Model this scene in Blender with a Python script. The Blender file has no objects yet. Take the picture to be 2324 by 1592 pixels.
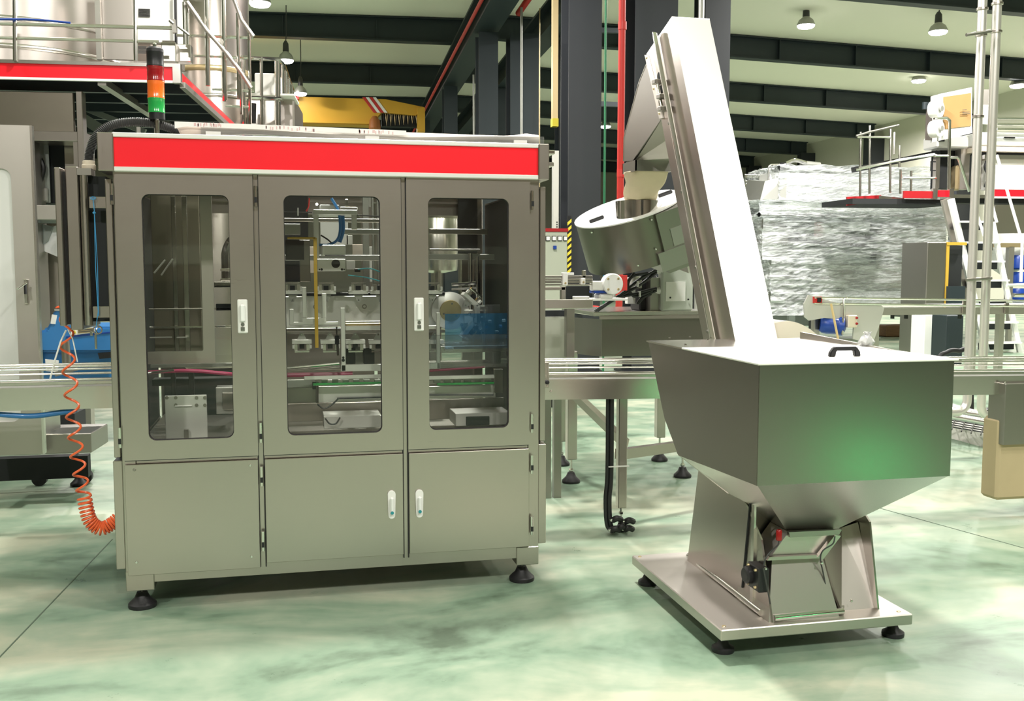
import bpy, math, random
from mathutils import Vector, Matrix
random.seed(7)
S = bpy.context.scene
C = S.collection
# ---------------------------------------------------------------- camera
F_PX, YAW, PIT, CAM_H = 2260.0, math.radians(12.6), math.radians(4.83), 1.55
cd = bpy.data.cameras.new('camera'); cam = bpy.data.objects.new('camera', cd); C.objects.link(cam)
cd.sensor_width = 36; cd.lens = 36*F_PX/2324; cd.clip_end = 300
cam.location = (0, 0, CAM_H); cam.rotation_euler = (math.pi/2-PIT, 0, -YAW)
S.camera = cam
# ---------------------------------------------------------------- world, exposure
W = bpy.data.worlds.new('world'); S.world = W; W.use_nodes = True
W.node_tree.nodes['Background'].inputs[0].default_value = (1.0, 0.96, 0.90, 1)
W.node_tree.nodes['Background'].inputs[1].default_value = 0.30
S.view_settings.view_transform = 'Standard'; S.view_settings.look = 'None'
S.view_settings.exposure = 0.34; S.view_settings.gamma = 1.0; S.view_settings.use_curve_mapping = False
BLD = math.radians(-3.04)      # the hall is turned a little against the machine
PLT = math.radians(-5.3)       # the platform line stands at its own angle
def rz(p, a): c, s = math.cos(a), math.sin(a); return Vector((p[0]*c-p[1]*s, p[0]*s+p[1]*c, p[2]))
LAMPS = 1.0
# downlights for the hall's high bay lamps, with unseen ones added as fill
def lamp_light(x, y, z, pw, size=0.5, col=(1, 0.97, 0.92), spread=math.pi):
    l = bpy.data.lights.new('bay_and_fill_light', 'AREA'); l.shape = 'DISK'; l.size = size; l.energy = pw; l.color = col; l.spread = spread
    o = bpy.data.objects.new('bay_and_fill_light', l); C.objects.link(o); o.location = (x, y, z); return o
for (u, v, pw) in [(-3.2,-3.5,420),(1.0,-3.8,300),(4.5,-3,260),(.7,5.75,420),(-5.2,6.5,160),(4.9,1.3,110),(7.5,7.0,120),(2.6,2.4,120),(-6.5,13,360),(1.0,12.5,360),(9.0,12.5,420),(12.5,14.0,430),(7.5,15.5,520),(-4,20,420),(12,27,450),(-3,27,420),(19,25,520),(13,35,450),(-2,36,420),(19,33,420)]:
    p = rz((u, v, 6.7), BLD); lamp_light(p.x, p.y, p.z, pw*LAMPS)
# ---------------------------------------------------------------- measuring
def cam_ray(px, py, rot=0.0):
    y = YAW + rot
    f = Vector((math.sin(y)*math.cos(PIT), math.cos(y)*math.cos(PIT), -math.sin(PIT)))
    r = Vector((math.cos(y), -math.sin(y), 0)); u = r.cross(f)
    return f + r*((px-1162)/F_PX) + u*((796-py)/F_PX)
def at_y(px, py, Y, rot=0.0): d = cam_ray(px, py, rot); return Vector((0, 0, CAM_H)) + d*(Y/d.y)
def at_z(px, py, Z, rot=0.0): d = cam_ray(px, py, rot); return Vector((0, 0, CAM_H)) + d*((Z-CAM_H)/d.z)
def at_x(px, py, X, rot=0.0): d = cam_ray(px, py, rot); return Vector((0, 0, CAM_H)) + d*(X/d.x)
def rect(x0, y0, x1, y1, Y, rot=0.0):                       # a rectangle seen at distance Y: X0, X1, Z0, Z1 in metres
    a = at_y(x0, (y0+y1)/2, Y, rot).x; b = at_y(x1, (y0+y1)/2, Y, rot).x
    t = at_y((x0+x1)/2, y0, Y, rot).z; l = at_y((x0+x1)/2, y1, Y, rot).z
    return a, b, l, t
# ---------------------------------------------------------------- mesh collector
class MB:
    def __init__(s): s.v = []; s.f = []
    def add(s, vs, fs):
        n = len(s.v); s.v += [Vector(p) for p in vs]; s.f += [tuple(i+n for i in f) for f in fs]; return s
    def hexa(s, b, t):                                       # bottom four, top four (same order, counter-clockwise seen from above)
        return s.add(list(b)+list(t), [(3,2,1,0),(4,5,6,7),(0,1,5,4),(1,2,6,5),(2,3,7,6),(3,0,4,7)])
    def box(s, x0, x1, y0, y1, z0, z1, b=0.0):
        if x0 > x1: x0, x1 = x1, x0
        if y0 > y1: y0, y1 = y1, y0
        if z0 > z1: z0, z1 = z1, z0
        b = min(b, (x1-x0)*.45, (y1-y0)*.45, (z1-z0)*.45)
        if b <= 0:
            return s.hexa([(x0,y0,z0),(x1,y0,z0),(x1,y1,z0),(x0,y1,z0)], [(x0,y0,z1),(x1,y0,z1),(x1,y1,z1),(x0,y1,z1)])
        vs = []; X = (x0, x1); Y = (y0, y1); Z = (z0, z1); sg = (1, -1)
        for i in (0, 1):
            for j in (0, 1):
                for k in (0, 1):
                    vs += [(X[i], Y[j]+sg[j]*b, Z[k]+sg[k]*b), (X[i]+sg[i]*b, Y[j], Z[k]+sg[k]*b), (X[i]+sg[i]*b, Y[j]+sg[j]*b, Z[k])]
        I = lambda i, j, k, a: (i*4+j*2+k)*3+a
        fs = []
        for i in (0, 1): fs.append([I(i,0,0,0), I(i,1,0,0), I(i,1,1,0), I(i,0,1,0)][::(-1 if i == 0 else 1)])
        for j in (0, 1): fs.append([I(0,j,0,1), I(1,j,0,1), I(1,j,1,1), I(0,j,1,1)][::(1 if j == 0 else -1)])
        for k in (0, 1): fs.append([I(0,0,k,2), I(1,0,k,2), I(1,1,k,2), I(0,1,k,2)][::(-1 if k == 0 else 1)])
        for i in (0, 1):
            for j in (0, 1): fs.append([I(i,j,0,0), I(i,j,0,1), I(i,j,1,1), I(i,j,1,0)][::(-1 if (i+j) % 2 == 0 else 1)] if False else [I(i,j,0,0), I(i,j,0,1), I(i,j,1,1), I(i,j,1,0)])
            for k in (0, 1): fs.append([I(i,0,k,0), I(i,0,k,2), I(i,1,k,2), I(i,1,k,0)])
        for j in (0, 1):
            for k in (0, 1): fs.append([I(0,j,k,1), I(0,j,k,2), I(1,j,k,2), I(1,j,k,1)])
        for i in (0, 1):
            for j in (0, 1):
                for k in (0, 1): fs.append([I(i,j,k,0), I(i,j,k,1), I(i,j,k,2)])
        return s.add(vs, fs)
    def beam(s, p, q, w, h, up=(0, 0, 1)):                   # bar of width w, height h
        p, q = Vector(p), Vector(q); d = (q-p).normalized(); u = Vector(up)
        if abs(d.dot(u)) > .98: u = Vector((0, 1, 0))
        r = d.cross(u).normalized()*(w/2); t = r.cross(d).normalized()*(h/2)
        return s.hexa([p-r-t, p+r-t, q+r-t, q-r-t], [p-r+t, p+r+t, q+r+t, q-r+t])
    def tube(s, pts, r, n=10, caps=True, rr=None):
        pts = [Vector(p) for p in pts]; N = len(pts); vs = []; fs = []
        d0 = (pts[1]-pts[0]).normalized(); u = Vector((0, 0, 1)) if abs(d0.z) < .9 else Vector((1, 0, 0))
        u = (u-d0*u.dot(d0)).normalized()
        for i, p in enumerate(pts):
            d = ((pts[min(i+1, N-1)]-p).normalized() + (p-pts[max(i-1, 0)]).normalized())
            d = d.normalized() if d.length > 1e-6 else d0
            u = (u-d*u.dot(d)).normalized(); w = d.cross(u)
            R = r if rr is None else rr[i]
            for k in range(n):
                a = 2*math.pi*k/n; vs.append(p+u*(math.cos(a)*R)+w*(math.sin(a)*R))
        for i in range(N-1):
            for k in range(n):
                a = i*n+k; b = i*n+(k+1) % n; fs.append((a, b, b+n, a+n))
        if caps: fs += [tuple(range(n))[::-1], tuple(range((N-1)*n, N*n))]
        return s.add(vs, fs)
    def cyl(s, p, q, r, r2=None, n=20): return s.tube([p, q], r, n, True, [r, r if r2 is None else r2])
    def lathe(s, prof, c, n=28, axis=(0, 0, 1)):             # prof: (radius, height)
        ax = Vector(axis).normalized(); u = Vector((1, 0, 0)) if abs(ax.x) < .9 else Vector((0, 1, 0))
        u = (u-ax*u.dot(ax)).normalized(); w = ax.cross(u); c = Vector(c); vs = []; fs = []
        for (r, h) in prof:
            for k in range(n):
                a = 2*math.pi*k/n; vs.append(c+ax*h+u*(math.cos(a)*r)+w*(math.sin(a)*r))
        for i in range(len(prof)-1):
            for k in range(n):
                a = i*n+k; b = i*n+(k+1) % n; fs.append((a, b, b+n, a+n))
        fs += [tuple(range(n))[::-1], tuple(range((len(prof)-1)*n, len(prof)*n))]
        return s.add(vs, fs)
    def prism(s, pts, plane, a, b):                          # polygon pushed from a to b along the third axis
        def P(p, c): return {'xz': (p[0], c, p[1]), 'yz': (c, p[0], p[1]), 'xy': (p[0], p[1], c)}[plane]
        n = len(pts); vs = [P(p, a) for p in pts]+[P(p, b) for p in pts]
        return s.add(vs, [tuple(range(n)), tuple(range(n, 2*n))[::-1]]+[(i, i+n, (i+1) % n+n, (i+1) % n) for i in range(n)])
    def solid(s, quad, th):                                  # four corners -> plate of thickness th
        q = [Vector(p) for p in quad]; n = (q[1]-q[0]).cross(q[2]-q[0]).normalized()*th
        return s.hexa(q, [p+n for p in q])
    def framed(s, x0, x1, z0, z1, hx0, hx1, hz0, hz1, y0, y1, r=.04, k=7):   # door leaf with a round-cornered opening
        def rr(a0, a1, b0, b1, r, k):
            out = []
            for (cx, cz, st) in ((a1-r, b1-r, 0), (a0+r, b1-r, 1), (a0+r, b0+r, 2), (a1-r, b0+r, 3)):
                for i in range(k+1):
                    t = math.pi/2*(st+i/k); out.append((cx+math.cos(t)*r, cz+math.sin(t)*r))
            return out
        inn = rr(hx0, hx1, hz0, hz1, r, k); out = rr(x0, x1, z0, z1, .003, k); n = len(inn)
        vs = [(p[0], y0, p[1]) for p in out]+[(p[0], y0, p[1]) for p in inn]+[(p[0], y1, p[1]) for p in out]+[(p[0], y1, p[1]) for p in inn]
        fs = []
        for i in range(n):
            j = (i+1) % n
            fs += [(i, i+n, j+n, j), (i+2*n, j+2*n, j+3*n, i+3*n), (i, j, j+2*n, i+2*n), (i+n, i+3*n, j+3*n, j+n)]
        return s.add(vs, fs)
    def ob(s, name, mat, parent=None, smooth=False, rot=0.0, label=None, kind=None, bev=0.0, inst=None):
        vs = [rz(p, rot) for p in s.v] if rot else s.v
        if parent is None:
            xs = [p.x for p in vs]; ys = [p.y for p in vs]; zs = [p.z for p in vs]
            o0 = Vector(((min(xs)+max(xs))/2, (min(ys)+max(ys))/2, min(zs)))
        else: o0 = OFF[parent.name]
        me = bpy.data.meshes.new(name); me.from_pydata([p-o0 for p in vs], [], s.f)
        me.validate(); me.materials.append(mat)
        import bmesh
        bm = bmesh.new(); bm.from_mesh(me); bmesh.ops.recalc_face_normals(bm, faces=bm.faces)
        if bev: bmesh.ops.bevel(bm, geom=[e for e in bm.edges if e.calc_face_angle(0) > .5], offset=bev, segments=2, affect='EDGES', clamp_overlap=True)
        bm.to_mesh(me); bm.free()
        if smooth:
            me.polygons.foreach_set('use_smooth', [True]*len(me.polygons)); me.set_sharp_from_angle(angle=math.radians(38))
        o = bpy.data.objects.new(name, me); C.objects.link(o)
        if parent is None: o.location = o0; OFF[o.name] = o0
        else: o.parent = parent; OFF[o.name] = o0
        if label: o['label'] = label
        if kind: o['kind'] = kind
        return o
OFF = {}
def tag(o, label, cat, group=None):
    o['label'] = label; o['category'] = cat
    if group: o['group'] = group
    return o
def thing(name, label, cat, loc, group=None, rot=0.0):
    o = bpy.data.objects.new(name, None); C.objects.link(o); o.empty_display_size = .1
    o.location = rz(loc, rot); OFF[o.name] = Vector(o.location); return tag(o, label, cat, group)
def struct(o): o['kind'] = 'structure'; return o
def arc(c, a, b, r, t0, t1, n=8):                            # points of an arc about c in the plane a, b
    c, a, b = Vector(c), Vector(a), Vector(b)
    return [c+a*(math.cos(t0+(t1-t0)*i/n)*r)+b*(math.sin(t0+(t1-t0)*i/n)*r) for i in range(n+1)]
def smooth_path(pts, n=8):
    P = [Vector(p) for p in pts]; P = [P[0]*2-P[1]]+P+[P[-1]*2-P[-2]]; out = []
    for i in range(1, len(P)-2):
        for k in range(n):
            t = k/n; a, b, c, d = P[i-1], P[i], P[i+1], P[i+2]
            out.append(.5*((2*b)+(c-a)*t+(2*a-5*b+4*c-d)*t*t+(3*b-3*c+d-a)*t*t*t))
    out.append(P[-2]); return out
# ---------------------------------------------------------------- materials
def nt(name):
    m = bpy.data.materials.new(name); m.use_nodes = True; return m, m.node_tree.nodes, m.node_tree.links
def plain(name, col, rough=.5, metal=0.0, coat=0.0, emit=None, es=0, noise=0.0, nscale=6, bump=0.0, stretch=(1,1,1)):
    m, N, L = nt(name); b = N['Principled BSDF']
    b.inputs['Base Color'].default_value = (*col, 1); b.inputs['Roughness'].default_value = rough; b.inputs['Metallic'].default_value = metal
    b.inputs['Coat Weight'].default_value = coat
    if emit: b.inputs['Emission Color'].default_value = (*emit, 1); b.inputs['Emission Strength'].default_value = es
    if noise or bump:
        tc = N.new('ShaderNodeTexCoord'); mp = N.new('ShaderNodeMapping'); mp.inputs['Scale'].default_value = stretch
        no = N.new('ShaderNodeTexNoise'); no.inputs['Scale'].default_value = nscale; no.inputs['Detail'].default_value = 5
        L.new(tc.outputs['Object'], mp.inputs[0]); L.new(mp.outputs[0], no.inputs['Vector'])
        if noise:
            mx = N.new('ShaderNodeMix'); mx.data_type = 'RGBA'
            mx.inputs[6].default_value = (*[c*(1-noise) for c in col], 1); mx.inputs[7].default_value = (*[min(1, c*(1+noise)) for c in col], 1)
            L.new(no.outputs[0], mx.inputs[0]); L.new(mx.outputs[2], b.inputs['Base Color'])
        if bump:
            bp = N.new('ShaderNodeBump'); bp.inputs['Strength'].default_value = bump; bp.inputs['Distance'].default_value = .01
            L.new(no.outputs[0], bp.inputs['Height']); L.new(bp.outputs[0], b.inputs['Normal'])
    return m
def steel(name, col=(.51,.465,.43), rough=.29, var=.045, brush='x', big=.02, aniso=0.0):
    m, N, L = nt(name); b = N['Principled BSDF']; b.inputs['Metallic'].default_value = 1
    tc = N.new('ShaderNodeTexCoord'); mp = N.new('ShaderNodeMapping')
    mp.inputs['Scale'].default_value = {'x': (2, 90, 160), 'z': (160, 90, 2), 'y': (160, 2, 160)}[brush]
    n1 = N.new('ShaderNodeTexNoise'); n1.inputs['Scale'].default_value = 3; n1.inputs['Detail'].default_value = 4
    n2 = N.new('ShaderNodeTexNoise'); n2.inputs['Scale'].default_value = 2.2; n2.inputs['Detail'].default_value = 4; n2.inputs['Roughness'].default_value = .6
    L.new(tc.outputs['Object'], mp.inputs[0]); L.new(mp.outputs[0], n1.inputs['Vector']); L.new(tc.outputs['Object'], n2.inputs['Vector'])
    mr = N.new('ShaderNodeMapRange'); mr.inputs[3].default_value = rough-var; mr.inputs[4].default_value = rough+var
    ad = N.new('ShaderNodeMath'); ad.operation = 'ADD'; ml = N.new('ShaderNodeMath'); ml.operation = 'MULTIPLY'; ml.inputs[1].default_value = .5
    L.new(n1.outputs[0], ad.inputs[0]); L.new(n2.outputs[0], ad.inputs[1]); L.new(ad.outputs[0], ml.inputs[0]); L.new(ml.outputs[0], mr.inputs[0]); L.new(mr.outputs[0], b.inputs['Roughness'])
    mx = N.new('ShaderNodeMix'); mx.data_type = 'RGBA'
    mx.inputs[6].default_value = (*[c*(1-big) for c in col], 1); mx.inputs[7].default_value = (*[min(1, c*(1+big)) for c in col], 1)
    L.new(n1.outputs[0], mx.inputs[0]); L.new(mx.outputs[2], b.inputs['Base Color'])
    bp = N.new('ShaderNodeBump'); bp.inputs['Strength'].default_value = .02; bp.inputs['Distance'].default_value = .002
    L.new(n1.outputs[0], bp.inputs['Height']); L.new(bp.outputs[0], b.inputs['Normal'])
    if aniso: b.inputs['Anisotropic'].default_value = aniso
    return m
def clear(name, tint=(.86,.88,.86), gl=.10, rough=.03, haze=0.0, hazecol=(.8,.8,.8)):
    m, N, L = nt(name); N.remove(N['Principled BSDF']); out = N['Material Output']
    t = N.new('ShaderNodeBsdfTransparent'); t.inputs[0].default_value = (*tint, 1)
    g = N.new('ShaderNodeBsdfGlossy'); g.inputs['Roughness'].default_value = rough
    lw = N.new('ShaderNodeFresnel'); lw.inputs[0].default_value = 1.5
    ad = N.new('ShaderNodeMath'); ad.operation = 'MULTIPLY'; ad.inputs[1].default_value = gl*10; L.new(lw.outputs[0], ad.inputs[0])
    mx = N.new('ShaderNodeMixShader'); L.new(ad.outputs[0], mx.inputs[0]); L.new(t.outputs[0], mx.inputs[1]); L.new(g.outputs[0], mx.inputs[2])
    if haze:
        d = N.new('ShaderNodeBsdfDiffuse'); d.inputs[0].default_value = (*hazecol, 1)
        m2 = N.new('ShaderNodeMixShader'); m2.inputs[0].default_value = haze; L.new(mx.outputs[0], m2.inputs[1]); L.new(d.outputs[0], m2.inputs[2]); L.new(m2.outputs[0], out.inputs[0])
    else: L.new(mx.outputs[0], out.inputs[0])
    return m
def film_mat():
    m, N, L = nt('stretch_film'); N.remove(N['Principled BSDF']); out = N['Material Output']
    tc = N.new('ShaderNodeTexCoord'); mp = N.new('ShaderNodeMapping'); mp.inputs['Scale'].default_value = (1.0, 1.0, 7.0); mp.inputs['Rotation'].default_value = (0, .05, 0)
    n1 = N.new('ShaderNodeTexNoise'); n1.inputs['Scale'].default_value = 2.6; n1.inputs['Detail'].default_value = 9; n1.inputs['Roughness'].default_value = .68; n1.inputs['Distortion'].default_value = .8
    L.new(tc.outputs['Object'], mp.inputs[0]); L.new(mp.outputs[0], n1.inputs['Vector'])
    cr = N.new('ShaderNodeValToRGB'); cr.color_ramp.elements[0].position = .40; cr.color_ramp.elements[0].color = (.20,)*3+(1,); cr.color_ramp.elements[1].position = .64; cr.color_ramp.elements[1].color = (.92,)*3+(1,)
    L.new(n1.outputs[0], cr.inputs[0])
    bp = N.new('ShaderNodeBump'); bp.inputs['Strength'].default_value = .7; bp.inputs['Distance'].default_value = .06; L.new(n1.outputs[0], bp.inputs['Height'])
    t = N.new('ShaderNodeBsdfTransparent'); t.inputs[0].default_value = (.93, .95, .96, 1)
    p = N.new('ShaderNodeBsdfPrincipled'); p.inputs['Base Color'].default_value = (.93, .95, .97, 1); p.inputs['Roughness'].default_value = .3; p.inputs['Coat Weight'].default_value = .5
    L.new(bp.outputs[0], p.inputs['Normal'])
    mx = N.new('ShaderNodeMixShader'); L.new(cr.outputs[0], mx.inputs[0]); L.new(t.outputs[0], mx.inputs[1]); L.new(p.outputs[0], mx.inputs[2]); L.new(mx.outputs[0], out.inputs[0])
    return m
def floor_mat():
    m, N, L = nt('green_epoxy_floor'); b = N['Principled BSDF']
    tc = N.new('ShaderNodeTexCoord'); mp = N.new('ShaderNodeMapping'); mp.inputs['Rotation'].default_value = (0, 0, .5); mp.inputs['Scale'].default_value = (1, 1.9, 1)
    n1 = N.new('ShaderNodeTexNoise'); n1.inputs['Scale'].default_value = .95; n1.inputs['Detail'].default_value = 5; n1.inputs['Roughness'].default_value = .55; n1.inputs['Distortion'].default_value = .5
    n2 = N.new('ShaderNodeTexNoise'); n2.inputs['Scale'].default_value = 4.5; n2.inputs['Detail'].default_value = 8; n2.inputs['Roughness'].default_value = .7
    L.new(tc.outputs['Object'], mp.inputs[0]); L.new(mp.outputs[0], n1.inputs['Vector']); L.new(tc.outputs['Object'], n2.inputs['Vector'])
    ad = N.new('ShaderNodeMath'); ad.operation = 'MULTIPLY_ADD'; ad.inputs[1].default_value = .28; L.new(n2.outputs[0], ad.inputs[0]); L.new(n1.outputs[0], ad.inputs[2])
    cr = N.new('ShaderNodeValToRGB'); e = cr.color_ramp.elements; e[0].position = .42; e[0].color = (.075, .115, .075, 1); e[1].position = .78; e[1].color = (.42, .44, .33, 1)
    x = e.new(.56); x.color = (.20, .29, .205, 1); x = e.new(.67); x.color = (.295, .36, .265, 1)
    L.new(ad.outputs[0], cr.inputs[0]); L.new(cr.outputs[0], b.inputs['Base Color'])
    mr = N.new('ShaderNodeMapRange'); mr.inputs[1].default_value = .3; mr.inputs[2].default_value = .7; mr.inputs[3].default_value = .26; mr.inputs[4].default_value = .50; b.inputs['Specular IOR Level'].default_value = .35
    L.new(n2.outputs[0], mr.inputs[0]); L.new(mr.outputs[0], b.inputs['Roughness'])
    bp = N.new('ShaderNodeBump'); bp.inputs['Strength'].default_value = .12; bp.inputs['Distance'].default_value = .004; L.new(n2.outputs[0], bp.inputs['Height']); L.new(bp.outputs[0], b.inputs['Normal'])
    return m
M = dict(
 steel=steel('brushed_steel'), steelz=steel('brushed_steel_upright', brush='z'), steeld=steel('dull_steel', (.36,.34,.31), .38),
 steelb=steel('bright_steel', (.70,.67,.63), .24, .05), pipe=plain('pale_pipe_steel', (.78,.75,.70), .28, .65), pol=plain('polished_steel', (.75,.73,.70), .14, 1), satin=steel('satin_steel', (.58,.54,.50), .42, .06, brush='y'),
 alu=plain('aluminium', (.84,.83,.80), .38, .45), alud=plain('cast_grey_metal', (.42,.42,.39), .45, .6),
 red=plain('red_panel_film', (.92,.010,.022), .32, noise=.04, nscale=3), redp=plain('red_pipe_paint', (.55,.035,.03), .45), redd=plain('deep_red_paint', (.35,.01,.015), .4),
 white=plain('white_plastic', (.80,.79,.76), .4), whitep=plain('white_powder_coat', (.82,.82,.80), .45, noise=.03), cream=plain('cream_plastic', (.72,.63,.50), .5),
 blk=plain('black_plastic', (.012,.012,.014), .38), rub=plain('black_rubber', (.015,.014,.016), .5), hose=plain('grey_black_conduit', (.045,.045,.045), .42),
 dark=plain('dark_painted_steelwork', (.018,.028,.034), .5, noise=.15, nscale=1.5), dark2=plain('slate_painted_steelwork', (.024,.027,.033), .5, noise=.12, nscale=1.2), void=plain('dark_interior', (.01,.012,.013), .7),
 ceil=plain('cream_roof_sheet', (.92,.89,.77), .6, noise=.03, nscale=.4), wall=plain('cream_wall', (.66,.64,.54), .7, noise=.03, nscale=.5), wallb=plain('grey_hall_wall', (.30,.23,.18), .7, noise=.2, nscale=.6),
 floor=floor_mat(), joint=plain('floor_joint', (.10,.14,.10), .7), blue=plain('blue_moulded_plastic', (.035,.20,.50), .35, coat=.2), bluem=plain('blue_motor_paint', (.01,.05,.30), .35), cord=plain('blue_cord', (.05,.30,.60), .5),
 orange=plain('orange_air_hose', (.95,.16,.05), .3, coat=.3), yellow=plain('yellow_crane_paint', (.62,.34,.03), .5, noise=.08, nscale=1), yel=plain('yellow_paint', (.75,.62,.05), .5), amb=plain('amber_film', (.55,.35,.05), .35),
 canvas=plain('cream_canvas', (.66,.56,.38), .85, noise=.06, nscale=14, bump=.3), carton=plain('brown_carton', (.38,.22,.08), .8, noise=.08, nscale=5), wood=plain('old_timber', (.20,.11,.05), .75, noise=.35, nscale=4, stretch=(1,8,8)), stick=plain('pale_wood', (.62,.45,.22), .6),
 paper=plain('paper', (.84,.83,.80), .75), pinkp=plain('peach_paper', (.90,.78,.70), .75), ink=plain('faded_red_print', (.72,.50,.50), .8), inkd=plain('dark_print', (.06,.06,.06), .7),
 glass=clear('door_pane', (.93,.94,.92), .06, .02), acryl=clear('clear_acrylic', (.88,.9,.9), .12, .04, .06), wrapc=clear('clear_bag', (.9,.9,.9), .2, .1, .35),
 lit=plain('lit_lamp_face', (1,1,1), .5, emit=(1,.98,.94), es=22), lensr=plain('red_lens', (.28,.008,.012), .18, coat=.6), lenso=plain('orange_lens', (.85,.16,.02), .18, coat=.6), lensg=plain('green_lens', (.02,.34,.07), .18, coat=.6),
 film=film_mat(), bfilm=clear('blue_clear_film', (.62,.78,.92), .12, .05, .22, (.10,.35,.62)), strip=plain('pale_satin_strip', (.80,.74,.68), .35, .45), teal=plain('teal_lock', (.02,.25,.28), .4), tan=plain('tan_board', (.50,.40,.24), .8, noise=.1, nscale=6), grey=plain('grey_box_plastic', (.50,.53,.47), .45), beige=plain('grey_green_enamel', (.42,.44,.36), .45), magenta=plain('magenta_tube', (.45,.03,.12), .3),
 gold=plain('warm_brass', (.65,.52,.30), .35, .8), conc=plain('pale_concrete', (.52,.51,.46), .8, noise=.1, nscale=2), slat=plain('grey_green_frame', (.33,.36,.33), .45, .5),
 glow=plain('added_green_glow', (.05,.9,.3), .4, emit=(.05,1,.3), es=6))  # green emission for the unseen lamp added near the hopper
# ================================================================ THE SETTING
m = MB().box(-26, 34, -14, 70, -.3, 0); floor = struct(m.ob('floor', M['floor']))
for (a, b) in (((255,1225),(0,1492)), ((1880,1122),(2324,1245))):     # expansion joints cut in the floor
    p, q = at_z(*a, 0), at_z(*b, 0); d = (q-p); p -= d*.0; q += d*.35
    MB().beam((p.x,p.y,-.001), (q.x,q.y,-.001), .006, .006).ob('joint', M['joint'], floor)
G = lambda px, py, v: at_y(px, py, v, BLD)                            # measured in the hall's own directions
FR = [1.8, 7.8, 13.8, 19.8, 25.8, 31.8, 37.8, 43.8, 49.8, 55.8]      # the frames of the hall stand 6 m apart
lt, lb = G(600, 27, 25.8), G(600, 82, 25.8); cz = G(1000, 98, 25.8).z
zt_l, zb_l, UC = lt.z, lb.z, 3.2
r0t, r0b, r1b = G(1655, 80, 25.8), G(1655, 130, 25.8), G(2324, 182, 25.8)
sl = (r1b.z-r0b.z)/(r1b.x-r0b.x); UR = 21.2; zt_r = r0t.z; u_r = r0b.x; zb_r = r0b.z; VE = 62
roof_l = MB().hexa([(-25,-13,zt_l-.25),(UC+.6,-13,zt_l+.03),(UC+.6,VE,zt_l+.03),(-25,VE,zt_l-.25)], [(-25,-13,zt_l-.1),(UC+.6,-13,zt_l+.2),(UC+.6,VE,zt_l+.2),(-25,VE,zt_l-.1)])
R0 = lambda u: zt_r+sl*(u-u_r)
roof_l.hexa([(UC+.6,-13,R0(UC)),(UR+.6,-13,R0(UR+.6)),(UR+.6,VE,R0(UR+.6)),(UC+.6,VE,R0(UC))], [(UC+.6,-13,R0(UC)+.2),(UR+.6,-13,R0(UR)+.2),(UR+.6,VE,R0(UR)+.2),(UC+.6,VE,R0(UC)+.2)])
ceiling = struct(roof_l.ob('ceiling', M['ceil'], rot=BLD))
for v in FR:
    m = MB()                                                          # tapered plate girder with flanges and web stiffeners
    m.hexa([(-25,v-.01,zb_l),(UC,v-.01,cz),(UC,v+.01,cz),(-25,v+.01,zb_l)], [(-25,v-.01,zt_l-.2),(UC,v-.01,zt_l+.02),(UC,v+.01,zt_l+.02),(-25,v+.01,zt_l-.2)])
    m.beam((-25,v,zb_l), (UC,v,cz), .28, .03); m.beam((-25,v,zt_l-.2), (UC,v,zt_l-.01), .28, .03)
    for k in range(9): x = -17.5+2.3*k; m.box(x-.01, x+.01, v-.12, v+.12, zb_l+.01, zt_l-.1)
    m.ob('rafter', M['dark'], ceiling, rot=BLD)
    m = MB()
    zr = lambda u: zb_r+sl*(u-u_r)
    m.hexa([(UC,v-.01,zr(UC)),(UR,v-.01,zr(UR)),(UR,v+.01,zr(UR)),(UC,v+.01,zr(UC))], [(UC,v-.01,R0(UC)),(UR,v-.01,R0(UR)),(UR,v+.01,R0(UR)),(UC,v+.01,R0(UC))])
    m.beam((UC,v,zr(UC)), (UR,v,zr(UR)), .28, .03); m.beam((UC,v,R0(UC)-.02), (UR,v,R0(UR)-.02), .28, .03)
    for k in range(8): x = 5+2.2*k; m.box(x-.012, x+.012, v-.13, v+.13, zr(x), R0(x))
    m.ob('rafter', M['dark'], ceiling, rot=BLD)
wr = struct(MB().box(UR+.35, UR+.6, -13, VE, 0, R0(UR)).ob('wall_right', M['wall'], rot=BLD))
for v in FR: MB().box(UR-.35, UR+.34, v-.2, v+.2, 0, R0(UR)-.5).ob('pilaster', M['dark2'], wr, rot=BLD)
struct(MB().box(-25, UR+.6, VE, VE+.3, 0, zt_l+.2).ob('wall_far', M['wall'], rot=BLD))
wk = struct(MB().box(-25, UR+.6, -13.3, -13, 0, zt_l+.2).ob('wall_back', M['wallb'], rot=BLD))
MB().box(-25, UR+.3, -13, -12.9, 0, 1.25).ob('dark_reflect_band', M['dark'], wk, rot=BLD); MB().box(-25, UR+.3, -13, -12.92, 1.6, 2.0).ob('pale_reflect_band', M['wall'], wk, rot=BLD)  # unseen bands added to streak the reflections in the steel doors
struct(MB().box(-25.3, -25, -13, VE, 0, zt_l).ob('wall_left', M['wall'], rot=BLD))
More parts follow.
